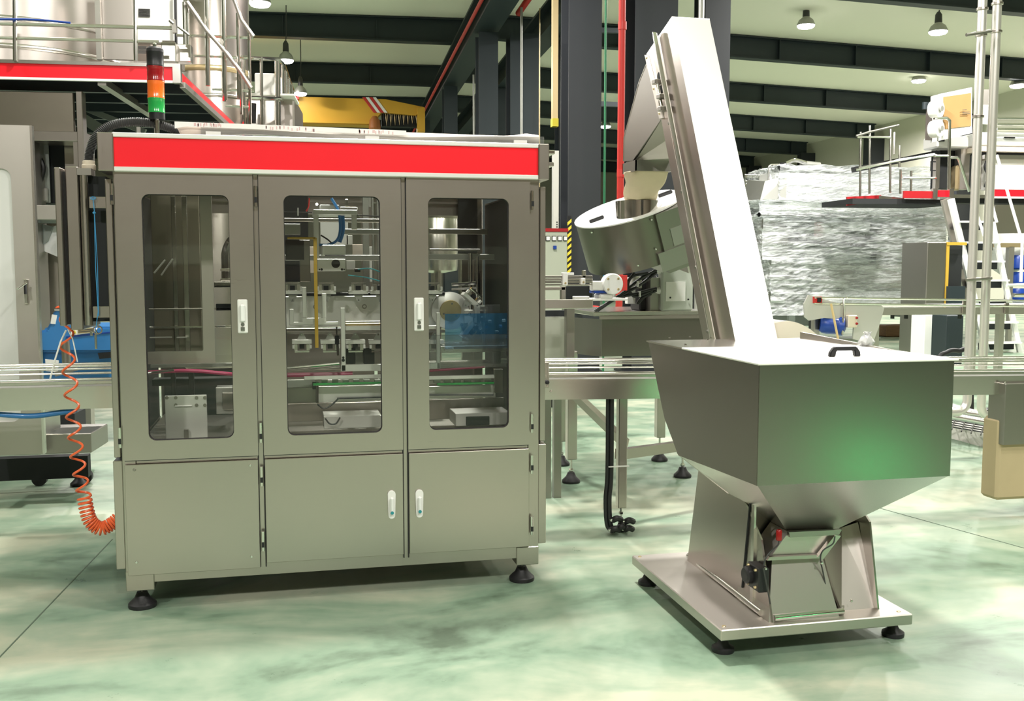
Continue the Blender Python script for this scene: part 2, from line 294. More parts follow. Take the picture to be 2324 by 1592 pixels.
# ---- columns: H sections, each a thing of its own
def column(p0, p1, v, mat, label, z0=0.0, z1=6.14, web=.5):
    a, b = G(p0, 605, v).x, G(p1, 605, v).x
    r = thing('steel_column', label, 'column', ((a+b)/2, v+web/2, z0), 'hall columns', BLD)
    MB().box(a, b, v, v+.03, z0, z1).ob('flange', mat, r, rot=BLD); MB().box(a, b, v+web, v+web+.03, z0, z1).ob('flange', mat, r, rot=BLD)
    c = (a+b)/2; MB().box(c-.015, c+.015, v+.03, v+web, z0, z1).ob('web', mat, r, rot=BLD)
    MB().box(a-.1, b+.1, v-.1, v+web+.13, z0, z0+.04).ob('base_plate', mat, r, rot=BLD)
for a in [(1289,1362,13.8,'dark2','wide slate painted column left of the vertical red pipe'), (1437,1531,13.8,'dark2','slate painted column right of the red pipe, behind the conveyor head'),
          (1592,1648,15.5,'dark2','dark column behind the top right edge of the inclined conveyor'), (1270,1288,19.8,'dark','narrow dark column hard against the left side of the wide slate column'),
          (1088,1131,19.8,'dark','dark column under the crane runway, with a thin pipe on its right'), (1010,1040,25.8,'dark','small dark column beside the yellow crane girder'),
          (1158,1223,19.8,'dark','dark column between two thin vertical pipes'), (1130,1159,25.8,'dark','far dark column seen between the two dark columns left of the duct'),
          (960,978,31.8,'dark','farthest dark column at the end of the crane girder'), (1420,1438,19.8,'dark','narrow dark column directly right of the red pipe')]:
    column(a[0], a[1], a[2], M[a[3]], a[4])
# ---- runway beam, pipes along the hall
def along(name, u, h, v0, v1, w, hh, mat, label, cat, tube=False, par=None):
    m = MB(); z = CAM_H+h
    if tube: m.tube([(u,v0,z),(u,v1,z)], w/2, 10)
    else:
        m.box(u-w/2, u+w/2, v0, v1, z, z+.05); m.box(u-w/2, u+w/2, v0, v1, z+hh-.05, z+hh); m.box(u-.03, u+.03, v0, v1, z+.05, z+hh-.05)
    return tag(m.ob(name, mat, rot=BLD, smooth=tube), label, cat)
along('crane_runway', 2.85, 4.65, 8, 60, .5, .62, M['dark'], 'dark crane runway beam running back over the machine', 'beam')
along('crane_runway', 4.15, 4.6, 8, 60, .4, .55, M['dark'], 'second dark runway beam, right of the rusty red pipe', 'beam')
along('conductor_rail', 2.50, 4.75, 8, 36, .07, .07, M['redp'], 'thin red conductor rail slanting down to the crane', 'rail', True)
along('sprinkler_pipe', 3.45, 4.95, 8, 19.7, .13, .1, M['redp'], 'rusty red sprinkler pipe slanting between the dark columns', 'pipe', True)
along('cable_tray', 3.15, 5.0, 10, 40, .14, .08, M['amb'], 'yellow strip running back beside the rusty red pipe', 'tray')
def upright(name, p0, p1, v, y0, y1, mat, label, cat, y0px=None):
    a, b = G(p0, 605, v).x, G(p1, 605, v).x; m = MB(); m.tube([((a+b)/2,v,y0),((a+b)/2,v,y1)], (b-a)/2, 12)
    return tag(m.ob(name, mat, rot=BLD, smooth=True), label, cat)
a, b = G(1413, 0, 11.5), G(1397, 660, 11.5)
r = thing('fire_pipe', 'bright red vertical fire pipe behind the discharge chute', 'pipe', (b.x, 11.5, 0), rot=BLD)
MB().tube([(a.x,11.5,6.35),(a.x-.01,11.5,1.1),(a.x-.01,11.53,1.02),(a.x-.01,11.6,1.0),(a.x-.01,13.79,1.0)], .041, 16).ob('pipe', M['redp'], r, smooth=True, rot=BLD)
for z in (2.6, 4.3): MB().cyl((a.x,11.5,z), (a.x,11.5,z+.09), .05).ob('coupling', M['redp'], r, smooth=True, rot=BLD)
upright('conduit', 1368, 1373, 12.5, 0, 6.3, plain('green_conduit', (.02,.16,.07), .4), 'thin green conduit beside the wide slate column', 'conduit')
upright('conduit', 1180, 1186, 18.5, 0, 6.3, M['alud'], 'thin grey pipe on the left face of the column between two pipes', 'conduit')
upright('conduit', 1222, 1225, 18.5, 0, 6.3, M['gold'], 'thin brass coloured pipe right of the dark column between two pipes', 'conduit')
upright('conduit', 1576, 1589, 13.5, 0, 6.1, M['alud'], 'pale grey pipe showing above the conveyor head between two dark columns', 'conduit')
upright('conduit', 1074, 1078, 24, 0, 6.1, M['alud'], 'short pale pipe low left of the dark column under the crane runway', 'conduit')
for (x0, y0, x1, y1, mt, lb_) in ((1255,-40,1267,287,'gold','beige vertical duct with a yellow tip, upper length'), (1256,342,1268,600,'alu','grey perforated upright duct, lower length behind the machine')):
    u0, u1, z0, z1 = rect(x0, y0, x1, y1, 12.6, BLD); zs = z0; z0 = 0 if mt == 'alu' else z0; r = thing('cable_duct', lb_, 'duct', (u0, 12.6, z0), rot=BLD)
    MB().box(u0, u1, 12.6, 12.7, z0, z1).ob('duct', M[mt], r, rot=BLD)
    if mt == 'gold': MB().box(u0-.005, u1+.005, 12.59, 12.71, z0, z0+.1).ob('tip', M['yel'], r, rot=BLD, label='yellow tip')
    else:
        for k in range(7): MB().box(u1-.03, u1-.015, 12.592, 12.6, zs+.35+.03*k, zs+.365+.03*k).ob('slot', M['void'], r, rot=BLD)
# roof struts between columns
for (p, q) in (((1330,68),(1460,72)), ((1330,235),(1460,240))):
    A, B = G(*p, 19), G(*q, 19); o = MB().beam((A.x,19,A.z), (B.x,19,B.z), .09, .09).ob('brace', M['dark'], ceiling, rot=BLD)
# warning stripes on the column corner
u0, u1, z0, z1 = rect(1289, 490, 1298, 625, 13.7, BLD)
r = thing('warning_strip', 'yellow and black striped strip up the edge of the wide slate column', 'strip', (u0, 13.7, z0), rot=BLD)
MB().box(u0, u1, 13.74, 13.77, z0, z1).ob('backing', M['blk'], r, rot=BLD)
for k in range(9):
    z = z0+.01+k*(z1-z0-.06)/9; MB().hexa([(u0,13.735,z),(u1,13.735,z+.05),(u1,13.74,z+.05),(u0,13.74,z)], [(u0,13.735,z+.045),(u1,13.735,z+.095),(u1,13.74,z+.095),(u0,13.74,z+.045)]).ob('stripe', M['yel'], r, rot=BLD)
# ---- high bay lamps
def high_bay(px, py, v, top, label, sc=1.0):
    c = G(px, py, v); r = thing('high_bay_lamp', label, 'lamp', (c.x, v, c.z), 'high bay lamps', BLD)
    R = .215*sc
    MB().lathe([(R,-.0),(R*1.02,.02),(R*.78,.13),(R*.42,.19),(R*.40,.2)], (c.x,v,c.z), 24).ob('shade', M['alud'], r, smooth=True, rot=BLD)
    MB().lathe([(R*.36,.0),(R*.40,.03),(R*.36,.2),(R*.15,.27)], (c.x,v,c.z+.19), 16).ob('driver_housing', M['hose'], r, smooth=True, rot=BLD)
    MB().lathe([(R*.5,-.07),(R*.85,-.05),(R*.99,-.01),(R*.98,0)], (c.x,v,c.z), 24).ob('lamp_face', M['lit'], r, smooth=True, rot=BLD)
    MB().tube([(c.x,v,c.z+.44),(c.x+.02,v,c.z+.6),(c.x+.03,v,top)], .012, 6).ob('hanger', M['hose'], r, rot=BLD)
for a in [(590,7,19,8.2,'lamp at the very top left of the roof, cut by the frame edge',.9), (649,137,25,8.3,'hanging lamp on a long rod above the guard rails',.85), (682,212,28.5,8.2,'unlit looking small lamp above the left end of the yellow crane',.8),
          (1829,58,23,7.6,'left one of the two big lamps in the upper right bay',.98), (2129,72,22,7.2,'big lamp in the upper right, nearest the twin pipes on their left',1.0), (2085,183,29,7.2,'mid sized lamp under the second rafter, left of the carton',1.0),
          (2310,194,26,6.9,'lamp at the right edge of the photo beyond the twin pipes',1.0), (1708,294,40,7.3,'small far lamp just right of the inclined conveyor',1.0), (1374,287,38,7.2,'tiny far lamp seen left of the red pipe',1.0)]:
    high_bay(a[0], a[1], a[2], a[3], a[4], a[5])
# ---- overhead crane
v = 29.2; P = lambda x, y: G(x, y, v)
a, b, c, d, e = P(664,218), P(664,278), P(838,284), P(876,222), P(962,243)
r = thing('overhead_crane', 'yellow overhead crane girder with red and white stripes', 'crane', (a.x, v, b.z), rot=BLD)
f = P(960,290); g = P(866,285)
MB().prism([(a.x-6,b.z),(c.x,c.z),(P(866,255).x,P(866,255).z),(f.x-.2,P(940,262).z),(e.x,e.z),(d.x,a.z-.02),(a.x-6,a.z)], 'xz', v, v+.6).ob('girder', M['yellow'], r, rot=BLD)
MB().box(a.x-6, c.x, v-.06, v, b.z, b.z+.06).ob('lower_flange', M['yellow'], r, rot=BLD)
for k, (x, mt) in enumerate(((822,'redp'),(830,'paper'),(838,'redp'),(846,'paper'))):
    p, q = P(x, 221), P(x+26, 256); MB().hexa([(q.x,v-.02,q.z),(q.x+.09,v-.02,q.z),(q.x+.09,v,q.z),(q.x,v,q.z)], [(p.x,v-.02,p.z),(p.x+.09,v-.02,p.z),(p.x+.09,v,p.z),(p.x,v,p.z)]).ob('stripe', M[mt], r, rot=BLD, label='red stripe' if mt == 'redp' else 'white stripe')
for k in range(16):
    x = 870+k*4.9; p, q = P(x, 250), P(x, 286-.5*k); MB().tube([(p.x,v+.1,p.z),(p.x+.03,v+.1,q.z),(p.x+.08,v+.1,p.z)], .018, 5).ob('festoon_cable', M['gold'] if k % 2 else M['blk'], r, rot=BLD)
MB().box(P(864,0).x, P(946,0).x, v+.2, v+.5, P(900,285).z, P(900,246).z).ob('trolley_frame', M['void'], r, rot=BLD)
MB().box(P(945,0).x, P(962,0).x, v-.1, v+.5, P(950,300).z, P(950,245).z).ob('end_carriage', M['yellow'], r, rot=BLD)
h = P(850, 285); MB().lathe([(.10,-.1),(.17,-.0),(.15,.22),(.06,.34)], (h.x,v-.15,h.z-.1), 12).ob('hook_block', plain('rusty_orange', (.30,.10,.02), .6), r, smooth=True, rot=BLD)
h = P(674, 223); MB().box(h.x-.06, h.x+.06, v-.14, v-.02, h.z-.05, h.z+.05).ob('red_beacon', M['redp'], r, rot=BLD, label='red beacon')
# ================================================================ THE CAPPING MACHINE
Yf = 4.60
st, sz = M['steel'], M['steelz']
mc = thing('capping_machine', 'large stainless steel enclosed machine with red header panel and six doors', 'machine', (.2, 5.3, 0))
yb = 6.10; xl, xr = -.735, 1.165
# frame posts and rails
for (x0, x1) in ((xl, xl+.06), (xr-.055, xr+.0)):
    for (y0, y1) in ((Yf+.02, Yf+.08), (yb-.06, yb)): MB().box(x0, x1, y0, y1, .10, 1.965, .004).ob('post', M['steelz'], mc)
x1a, x1b = rect(578, 700, 592, 700, Yf)[:2]; x2a, x2b = rect(912, 700, 924, 700, Yf)[:2]
for (a, b) in ((x1a-.01, x1b+.01), (x2a-.008, x2b+.008)): MB().box(a, b, Yf+.022, Yf+.06, .14, 1.965).ob('post', M['steelz'], mc)
for x_ in (x1a+.001, x1b-.001, x2a+.001, x2b-.001): MB().box(x_-.0025, x_+.0025, Yf+.012, Yf+.023, .175, 1.955).ob('door_seal', M['rub'], mc)
for (z0, z1) in ((.135, .19), (.655, .71), (1.945, 1.975)): MB().box(xl+.06, xr-.055, Yf+.024, Yf+.07, z0, z1).ob('rail', st, mc)
for (z0, z1) in ((.135, .19), (.66, .70), (1.93, 1.97)): MB().box(xl+.06, xr-.055, yb-.05, yb-.01, z0, z1).ob('rail', st, mc)
MB().box(xl+.02, xr-.02, Yf+.08, yb-.07, .66, .70).ob('bed_plate', M['steeld'], mc)
MB().box(xl+.02, xr-.02, Yf+.06, yb, .15, .17).ob('bottom_plate', M['steeld'], mc)
# header
hx0, hx1 = -.787, 1.20; hz0, hz1 = 1.985, 2.108
for (a, b, c, d) in ((hx0+.01,hx1-.01,Yf-.01,Yf+.12),(hx0+.01,hx1-.01,yb-.1,yb+.02),(hx0+.01,hx0+.12,Yf+.12,yb-.1),(hx1-.12,hx1-.01,Yf+.12,yb-.1)): MB().box(a, b, c, d, hz0-.02, hz0-.012).ob('header_soffit', M['void'], mc)
MB().box(hx0+.08, hx1-.07, Yf+.0, Yf+.05, hz0-.0, hz1-.01).ob('header_core', M['steeld'], mc)
hd = MB().box(hx0+.063, hx1-.045, Yf-.012, Yf+.0, hz0-.008, hz1-.004).ob('header_panel', M['red'], mc, label='bright red panel')
MB().box(hx0+.063, hx1-.045, Yf-.02, Yf+.01, hz1-.006, hz1+.014, .003).ob('header_trim', M['alu'], mc)
MB().box(hx0+.063, hx1-.045, Yf-.02, Yf+.01, hz0-.028, hz0-.008, .003).ob('header_trim', M['alu'], mc)
MB().box(hx0, hx0+.066, Yf-.025, Yf+.2, hz0-.028, hz1+.012, .004).ob('header_corner', M['steelz'], mc)
MB().box(hx1-.05, hx1+.002, Yf-.025, Yf+.2, hz0-.03, hz1+.014, .004).ob('header_corner', M['steelz'], mc)
for (a, b) in ((hx0+.005, hx0+.02), (hx1-.02, hx1-.005)): MB().box(a, b, Yf+.2, yb, hz0-.02, hz1+.005).ob('header_side', M['steelz'], mc)
MB().box(hx0+.02, hx1-.02, Yf+.05, Yf+.5, hz1-.012, hz1-.004).ob('top_plate', M['steel'], mc); MB().box(hx0+.02, hx1-.02, Yf+.5, yb, hz1-.012, hz1-.006).ob('added_clear_roof', M['glass'], mc)  # clear rear roof put in so that light reaches the interior
# doors
def hinge(d, x, z, y=Yf-.003):
    h = MB().cyl((x, y, z-.045), (x, y, z+.045), .008, n=10).ob('hinge', M['pol'], d, smooth=True)
    MB().box(x-.006, x+.006, y-.009, y-.004, z-.028, z-.004).ob('hinge_slot', M['blk'], d)
def flush_handle(d, px0, py0, px1, py1):
    a, b, z0, z1 = rect(px0, py0, px1, py1, Yf-.01)
    m = MB().box(a, b, Yf-.010, Yf, z0, z1, .004); m.ob('handle_plate', M['white'], d)
    w = (b-a); c = (a+b)/2
    MB().box(c-w*.26, c+w*.26, Yf-.026, Yf-.011, z0+.05, z1-.022, .006).ob('handle_lever', M['whitep'], d)
    MB().lathe([(w*.24,0),(w*.2,.006)], (c, Yf-.010, z1-.03), 16, (0,-1,0)).ob('lock', M['pol'], d, smooth=True)
    MB().lathe([(w*.22,0),(w*.18,.008)], (c, Yf-.010, z0+.04), 16, (0,-1,0)).ob('lock', M['pol'], d, smooth=True)
    MB().box(c-w*.2, c+w*.2, Yf-.016, Yf-.009, z0+.012, z0+.028).ob('latch', M['pol'], d)
def oval_handle(d, px0, py0, px1, py1):
    a, b, z0, z1 = rect(px0, py0, px1, py1, Yf-.01); c = (a+b)/2; w = (b-a)/2
    pts = [(c+math.cos(t)*w, z1-w+math.sin(t)*w) for t in [math.pi*i/8 for i in range(9)]]+[(c-math.cos(t)*w*.85, z0+w*.8-math.sin(t)*w*.85) for t in [math.pi*i/8 for i in range(9)]]
    MB().prism(pts, 'xz', Yf-.014, Yf).ob('handle_plate', M['white'], d, bev=.002)
    MB().box(c-w*.5, c+w*.5, Yf-.030, Yf-.014, z0+w*1.2, z1-w*1.6, .007).ob('handle_lever', M['whitep'], d)
    MB().lathe([(w*.42,0),(w*.42,.004)], (c, Yf-.0295, z0+w*1.75), 16, (0,-1,0)).ob('lock', M['teal'], d, smooth=True, label='teal lock disc')
def door(px0, px1, wx, label_h):
    a, b = rect(px0, 700, px1, 700, Yf)[:2]
    d0 = rect(wx[0], wx[1], wx[2], wx[3], Yf)
    m = MB().framed(a, b, .695, 1.957, d0[0], d0[1], d0[2], d0[3], Yf, Yf+.02, .032)
    d = m.ob('door', M['steel'], mc, bev=.0)
    MB().box(a+.004, b-.004, Yf+.0005, Yf+.019, .692, .6955).ob('lower_edge', M['void'], d)
    MB().box(d0[0]-.012, d0[1]+.012, Yf+.0225, Yf+.026, d0[2]-.012, d0[3]+.012).ob('window_pane', M['glass'], d)
    g = MB().framed(d0[0]-.012, d0[1]+.012, d0[2]-.012, d0[3]+.012, d0[0]+.003, d0[1]-.003, d0[2]+.003, d0[3]-.003, Yf+.0195, Yf+.0225, .03); g.ob('gasket', M['rub'], d)
    return d, a, b
d1, a1, b1 = door(269, 579, (329,442,525,998), 1); flush_handle(d1, 539, 680, 562, 757)
d2, a2, b2 = door(592, 912, (648,445,865,986), 1)
d3, a3, b3 = door(924, 1202, (973,450,1155,974), 1); flush_handle(d3, 940, 676, 962, 752)
for z in (1.86, .80): hinge(d1, a1-.012, z); hinge(d2, a2-.012, z); hinge(d3, b3+.012, z)
for (a, b, kind) in ((a1, b1, 0), (a2, b2, 1), (a3, b3, 2)):
    z0 = .175 if kind == 0 else .195
    nm = 'lower_panel' if kind == 0 else 'lower_door'
    d = MB().box(a+.002, b-.001, Yf, Yf+.02, z0, .676, .002).ob(nm, M['steel'], mc)
    if kind == 0:
        for (x, y) in ((305,1067),(568,1057),(310,1277),(571,1264)):
            q = at_y(x, y, Yf); MB().lathe([(.007,0),(.005,.004)], (q.x, Yf, q.z), 12, (0,-1,0)).ob('screw', M['pol'] if (x+y) % 2 else M['steeld'], d)
    else:
        oval_handle(d, *((880,1114,898,1178) if kind == 1 else (943,1112,961,1175)))
        x = a-.012 if kind == 1 else b+.012
        for z in (.60, .30): hinge(d, x, z)
# side doors seen edge-on
for s, x in ((-1, xl-.025), (1, xr+.028)):
    for (z0, z1) in ((.70, 1.93), (.19, .685)):
        MB().box(x-.014-(.006 if z1 < 1 else 0), x+.014+(.006 if z1 < 1 else 0), Yf+.06, yb-.06, z0, z1, .003).ob('side_door', M['steelz'], mc)
    MB().box(x-s*.012-.004, x-s*.012+.004, Yf+.07, yb-.07, .2, 1.92).ob('side_gasket', M['rub'], mc)
# rear doors with panes (the hall shows through them)
for (a, b) in ((xl+.05, -.12), (-.10, .50), (.52, xr-.05)):
    d = MB().framed(a, b, .70, 1.93, a+.07, b-.07, .95, 1.86, yb-.008, yb+.012, .03).ob('rear_door', M['steelz'], mc)
    MB().box(a+.06, b-.06, yb+.013, yb+.016, .94, 1.87).ob('window_pane', M['glass'], d)
    MB().box(a, b, yb-.008, yb+.012, .2, .66).ob('rear_lower_panel', M['steelz'], mc)
# levelling feet
def foot(par, x, y, r=.048, ztop=.13, name='levelling_foot', h=.05):
    f = MB().lathe([(r*.97,0),(r,.008),(r*.98,.018),(r*.55,h*.62),(r*.36,h)], (x,y,0), 24).ob(name, M['rub'], par, smooth=True)
    MB().tube([(x,y,h*.9),(x,y,ztop)], .009, 10).ob('spindle', M['pol'], f, smooth=True)
    MB().lathe([(.014,0),(.018,.006),(.018,.014),(.012,.02)], (x,y,h+.006), 6).ob('nut', M['pol'], f)
for (x, y) in ((-.68, 4.70), (1.10, 4.70), (-.68, 6.03), (1.10, 6.03)): foot(mc, x, y, .063, .12, h=.07)
for (a, b) in ((xl, xl+.12), (xr-.11, xr)): MB().box(a, b, Yf+.015, Yf+.12, .10, .19, .003).ob('foot_block', M['steelz'], mc)
# ---- operator box on the left side, seen edge-on
ob_ = MB().box(-.999, -.972, 4.76, 5.22, 1.285, 1.985, .004).ob('operator_box', M['steelz'], mc)
MB().box(-.958, -.905, 4.78, 5.20, 1.265, 1.992, .004).ob('box_body', M['steelz'], ob_)
MB().box(-.972, -.958, 4.80, 5.18, 1.29, 1.97).ob('box_gasket', M['rub'], ob_)
MB().tube([(-.885,4.80,1.285),(-.885,4.80,1.965)], .019, 16).ob('edge_tube', M['steelb'], ob_, smooth=True)
MB().box(-.905, -.80, 4.84, 5.16, 1.30, 1.955).ob('shade_block', M['void'], ob_)  # solid black block stands for the shade beside the operator box
MB().box(-.91, -.85, 4.78, 4.86, 1.955, 1.985).ob('top_bracket', M['steeld'], ob_)
for z in (1.832, 1.347):
    k = MB().box(-.855, -.735, 4.735, 4.75, z-.025, z+.025, .002).ob('arm', st, mc)
    for dz in (-.011, .011): MB().lathe([(.005,0),(.004,.003)], (-.752, 4.735, z+dz), 10, (0,-1,0)).ob('screw', M['pol'], k)
# cord, keys
p0, p1 = at_y(211,450,4.72), at_y(218,742,4.72)
cd_ = thing('cord', 'thin blue cord knotted on the upper arm of the operator box', 'cord', (p1.x, 4.72, p1.z))
MB().tube([p0, p0+Vector((.004,0,-.06)), p0+Vector((.001,-.003,-.3)), p0+Vector((.005,0,-.5)), p1], .0018, 6).ob('strand', M['cord'], cd_)
MB().tube([p0+Vector((.004,0,-.06)), p0+Vector((.009,.0,-.3)), p0+Vector((.006,0,-.52))], .0016, 6).ob('strand', M['cord'], cd_)
MB().lathe([(.003,0),(.008,.006),(.003,.012)], p0+Vector((.003,0,-.07)), 10).ob('knot', M['cord'], cd_, smooth=True); MB().tube(arc(p0,(1,0,0),(0,.4,.5),.011,0,6,10), .002, 6).ob('knot', M['cord'], cd_, smooth=True)
ks = thing('key_bunch', 'bunch of keys and wrench hanging at the end of the blue cord', 'keys', (p1.x, 4.72, p1.z-.07))
MB().tube(arc(p1+Vector((.006,0,-.014)),(1,0,0),(0,.2,1),.018,0,6.28,14), .003, 6).ob('key_ring', M['pol'], ks, smooth=True)
MB().tube(arc(p1+Vector((.012,0,-.016)),(.8,.5,0),(0,.2,1),.014,0,6.28,14), .003, 6).ob('key_ring', M['pol'], ks, smooth=True)
MB().box(p1.x-.008, p1.x+.002, 4.716, 4.722, p1.z-.10, p1.z-.03, .002).ob('key', M['pol'], ks); MB().box(p1.x-.026, p1.x-.014, 4.716, 4.722, p1.z-.04, p1.z-.02, .002).ob('key', M['pol'], ks)
# conduit gland + corrugated hose
cg = at_y(202, 388, 4.95)
MB().lathe([(.028,0),(.031,.004),(.031,.024),(.027,.028),(.027,.042),(.02,.046)], (cg.x, 4.95, 1.99), 16).ob('gland', M['cream'], mc, smooth=True, label='cream cable gland')
hp = smooth_path([at_y(200,378,4.95), at_y(204,345,4.95), at_y(218,310,4.95), at_y(250,286,4.97), at_y(300,277,5.0), at_y(350,281,5.02), at_y(395,295,5.04), at_y(418,312,5.05)], 22)
L_ = 0; rr = []
for i, p in enumerate(hp): rr.append(.0215 if i % 2 else .0175)
tag(MB().tube(hp, .02, 14, True, rr).ob('corrugated_hose', M['hose'], smooth=True), 'grey black corrugated hose arching from operator box to machine roof', 'hose')
tag(MB().tube(smooth_path([at_y(405,305,5.05), at_y(425,309,5.05), at_y(470,313,5.05)], 6), .02, 8).ob('cable_end', M['blk'], smooth=True), 'black cable end lying where the corrugated hose meets the roof', 'cable')
# signal tower
t = at_y(356, 272, 5.0); x = t.x; y = 5.0
sg = MB().lathe([(.036,0),(.036,.035)], (x+.002,y,at_y(356,272,5).z), 24).ob('signal_tower', M['blk'], mc, smooth=True)
MB().tube([(x,y,2.1),(x,y,at_y(356,272,5).z)], .012, 10).ob('pole', M['pol'], sg, smooth=True)
ys = [(257,224,'lensg','green lens'), (224,185,'lenso','orange lens'), (185,152,'lensr','dark red lens'), (152,118,'blk',None)]
for (a, b, mt, lb_) in ys:
    z0, z1 = at_y(356,a,5).z, at_y(356,b,5).z
    o = MB().lathe([(.0385,0),(.0395,.004),(.038,.008),(.038,z1-z0-.006),(.0395,z1-z0-.003),(.039,z1-z0)], (x,y,z0), 28).ob('lens' if lb_ else 'buzzer', M[mt], sg, smooth=True)
    if lb_: o['label'] = lb_
z1 = at_y(356,118,5).z; MB().lathe([(.039,0),(.038,.012),(.030,.02),(.01,.022)], (x,y,z1), 28).ob('cap', M['rub'], sg, smooth=True)
MB().lathe([(.008,0),(.01,.012),(.004,.022)], (x,y,z1+.022), 12).ob('cap_screw', M['pol'], sg, smooth=True)
# ---- clear tray with papers on the roof
a, b = at_y(425,292,4.75), at_y(1222,322,4.75); zr = 2.118
ty = thing('clear_tray', 'long clear plastic tray lying on the machine roof', 'tray', ((a.x+b.x)/2, 4.75, zr))
MB().box(a.x+.06, b.x+.02, 4.72, 4.724, zr, zr+.055).ob('front_wall', M['acryl'], ty); MB().box(a.x+.06, b.x+.02, 4.724, 5.02, zr, zr+.003).ob('base', M['acryl'], ty); MB().box(a.x+.06, b.x+.02, 5.02, 5.024, zr, zr+.055).ob('rear_wall', M['acryl'], ty)
for px in (484, 845, 1182): c = at_y(px,320,4.7).x; MB().box(c-.032, c+.032, 4.705, 4.72, zr+.006, zr+.034).ob('clip', M['alu'], ty)
w = at_y(425,292,4.75)
pm = MB(); n = 26
for i in range(n+1):
    t_ = i/n; X = a.x+(b.x-a.x)*t_
    for (yy, zz) in ((4.735, .012+.02*math.sin(t_*9)), (4.73, .045+.01*math.sin(t_*7+1)), (4.745, .068-.012*t_+.016*math.exp(-((t_-.97)/.04)**2)), (4.95, .05+.01*math.sin(t_*5))): pm.v.append(Vector((X if i else X-(.05 if zz > .04 else 0), yy, zr+zz)))
for i in range(n):
    for k in range(3): q = i*4+k; pm.f.append((q, q+1, q+5, q+4))
pp = tag(pm.ob('paper_sheets', M['pinkp'], smooth=True), 'crumpled pale paper stuffed along the clear roof tray', 'paper')
so = pp.modifiers.new('s', 'SOLIDIFY'); so.thickness = .003
m = MB(); pts = [(a.x-.05,.062),(a.x+.3,.060),(a.x+.62,.056),(a.x+.98,.052),(a.x+.98,.030),(a.x+.5,.036),(a.x,.042),(a.x-.05,.032)]
bs = tag(MB().prism([(p[0], zr+p[1]+.012) for p in pts], 'xz', 4.712, 4.718).ob('printed_banner', M['paper']), 'white banner strip with faded red lettering along the front of the tray', 'banner')
for k in range(52):
    u = random.random()
    for (c0, c1) in ((440,510),(600,715),(810,905))[k % 3:k % 3+1]:
        q = at_y(c0+(c1-c0)*u, 300, 4.71).x; z = zr+.066+random.uniform(-.006,.004)-.012*(q-a.x)/.9
        MB().box(q-.0022, q+.0022, 4.7105, 4.712, z-.007, z+.006).ob('print', M['ink'], bs)
# rear right bracket lamp-like clamp sticking out
q = at_y(1240, 348, 5.3); MB().box(1.19, q.x+.035, 5.25, 5.35, q.z-.01, q.z+.012, .003).ob('top_bracket', M['pol'], mc); MB().box(1.19, q.x+.03, 5.25, 5.35, q.z-.075, q.z-.052, .003).ob('top_bracket', M['steelb'], mc)
MB().box(xr, xr+.06, 5.2, 5.3, 1.93, 2.0).ob('side_bracket', M['steeld'], mc)
# ================================================================ inside the machine
def ibox(name, x0, y0, x1, y1, Y, d, mt, b=.002, lab=None, par=None):
    a, b_, z0, z1 = rect(x0, y0, x1, y1, Y); a = min(max(a, xl+.035), xr-.06); b_ = max(min(b_, xr-.035), a+.01); return MB().box(a, b_, Y, Y+d, z0, z1, b).ob(name, M[mt] if isinstance(mt, str) else mt, par or mc, label=lab)
def icyl(name, px, py, Y, r, d, mt, par=None, lab=None):
    q = at_y(px, py, Y); return MB().lathe([(r,0),(r,d)], (q.x, Y, q.z), 24, (0,-1,0)).ob(name, M[mt], par or mc, smooth=True, label=lab)
def itube(name, pts, Y, r, mt, par=None, dY=None):
    q = [at_y(p[0], p[1], (p[2] if len(p) > 2 else Y)) for p in pts]; return MB().tube(smooth_path(q, 6) if len(q) > 2 else q, r, 8).ob(name, M[mt], par or mc, smooth=True)
# left bay: inner leaf with a big pane
a, b, z0, z1 = rect(322, 436, 484, 826, 5.1)
lf = MB().framed(a, b, z0, z1, a+.004, b-.055, z0+.06, z1-.006, 5.1, 5.12, .01).ob('inner_leaf', M['satin'], mc)
MB().box(a+.004, b-.055, 5.112, 5.116, z0+.06, z1-.006).ob('inner_pane', M['glass'], lf)
ibox('inner_backing', 322, 440, 455, 800, 5.55, .02, plain('olive_panel', (.34,.30,.24), .5, .3))
for (c0, c1) in ((392,402),(416,428)): ibox('inner_strut', c0, 445, c1, 800, 5.4, .03, 'steelb')
itube('air_line', [(350,620),(375,590)], 5.3, .004, 'paper'); itube('air_line', [(366,625),(392,588)], 5.3, .004, 'paper')
itube('elbow_pipe', [(512,640,5.6),(512,600,5.6),(512,575,5.6),(520,552,5.6),(536,535,5.6)], 5.6, .022, 'pol')
for y in (610, 632): ibox('pipe_collar', 500, y, 524, y+6, 5.55, .06, 'pol')
for (x0, y0, x1, y1, mt) in ((486,640,530,652,'steeld'),(486,648,530,653,'alud'),(490,690,530,705,'void'),(330,741,530,745,'steelb'),(330,765,390,768,'paper'),(400,765,424,768,'paper'),(334,826,530,834,'alud'),(326,700,530,704,'steeld'),(490,740,512,743,'paper')):
    ibox('cross_bar', x0, y0, x1, y1, 5.35, .02, mt)
itube('magenta_tube', [(330,846),(430,842),(528,850)], 5.0, .009, 'magenta'); itube('magenta_tube', [(648,852),(760,850),(800,848)], 5.2, .012, 'magenta'); itube('magenta_tube', [(975,842),(1100,833)], 5.0, .006, 'magenta')
itube('steel_rod', [(330,848),(395,840)], 4.95, .006, 'pol'); itube('steel_rod', [(650,837),(770,826)], 5.0, .007, 'pol'); itube('steel_rod', [(650,842),(770,833)], 5.02, .005, 'steelb')
ibox('support_leg', 388, 840, 398, 905, 5.3, .04, 'blk'); ibox('support_leg', 428, 840, 440, 905, 5.3, .04, 'blk')
wp = ibox('white_plate', 375, 898, 470, 1003, 4.95, .015, 'alu', lab='pale bolted plate')
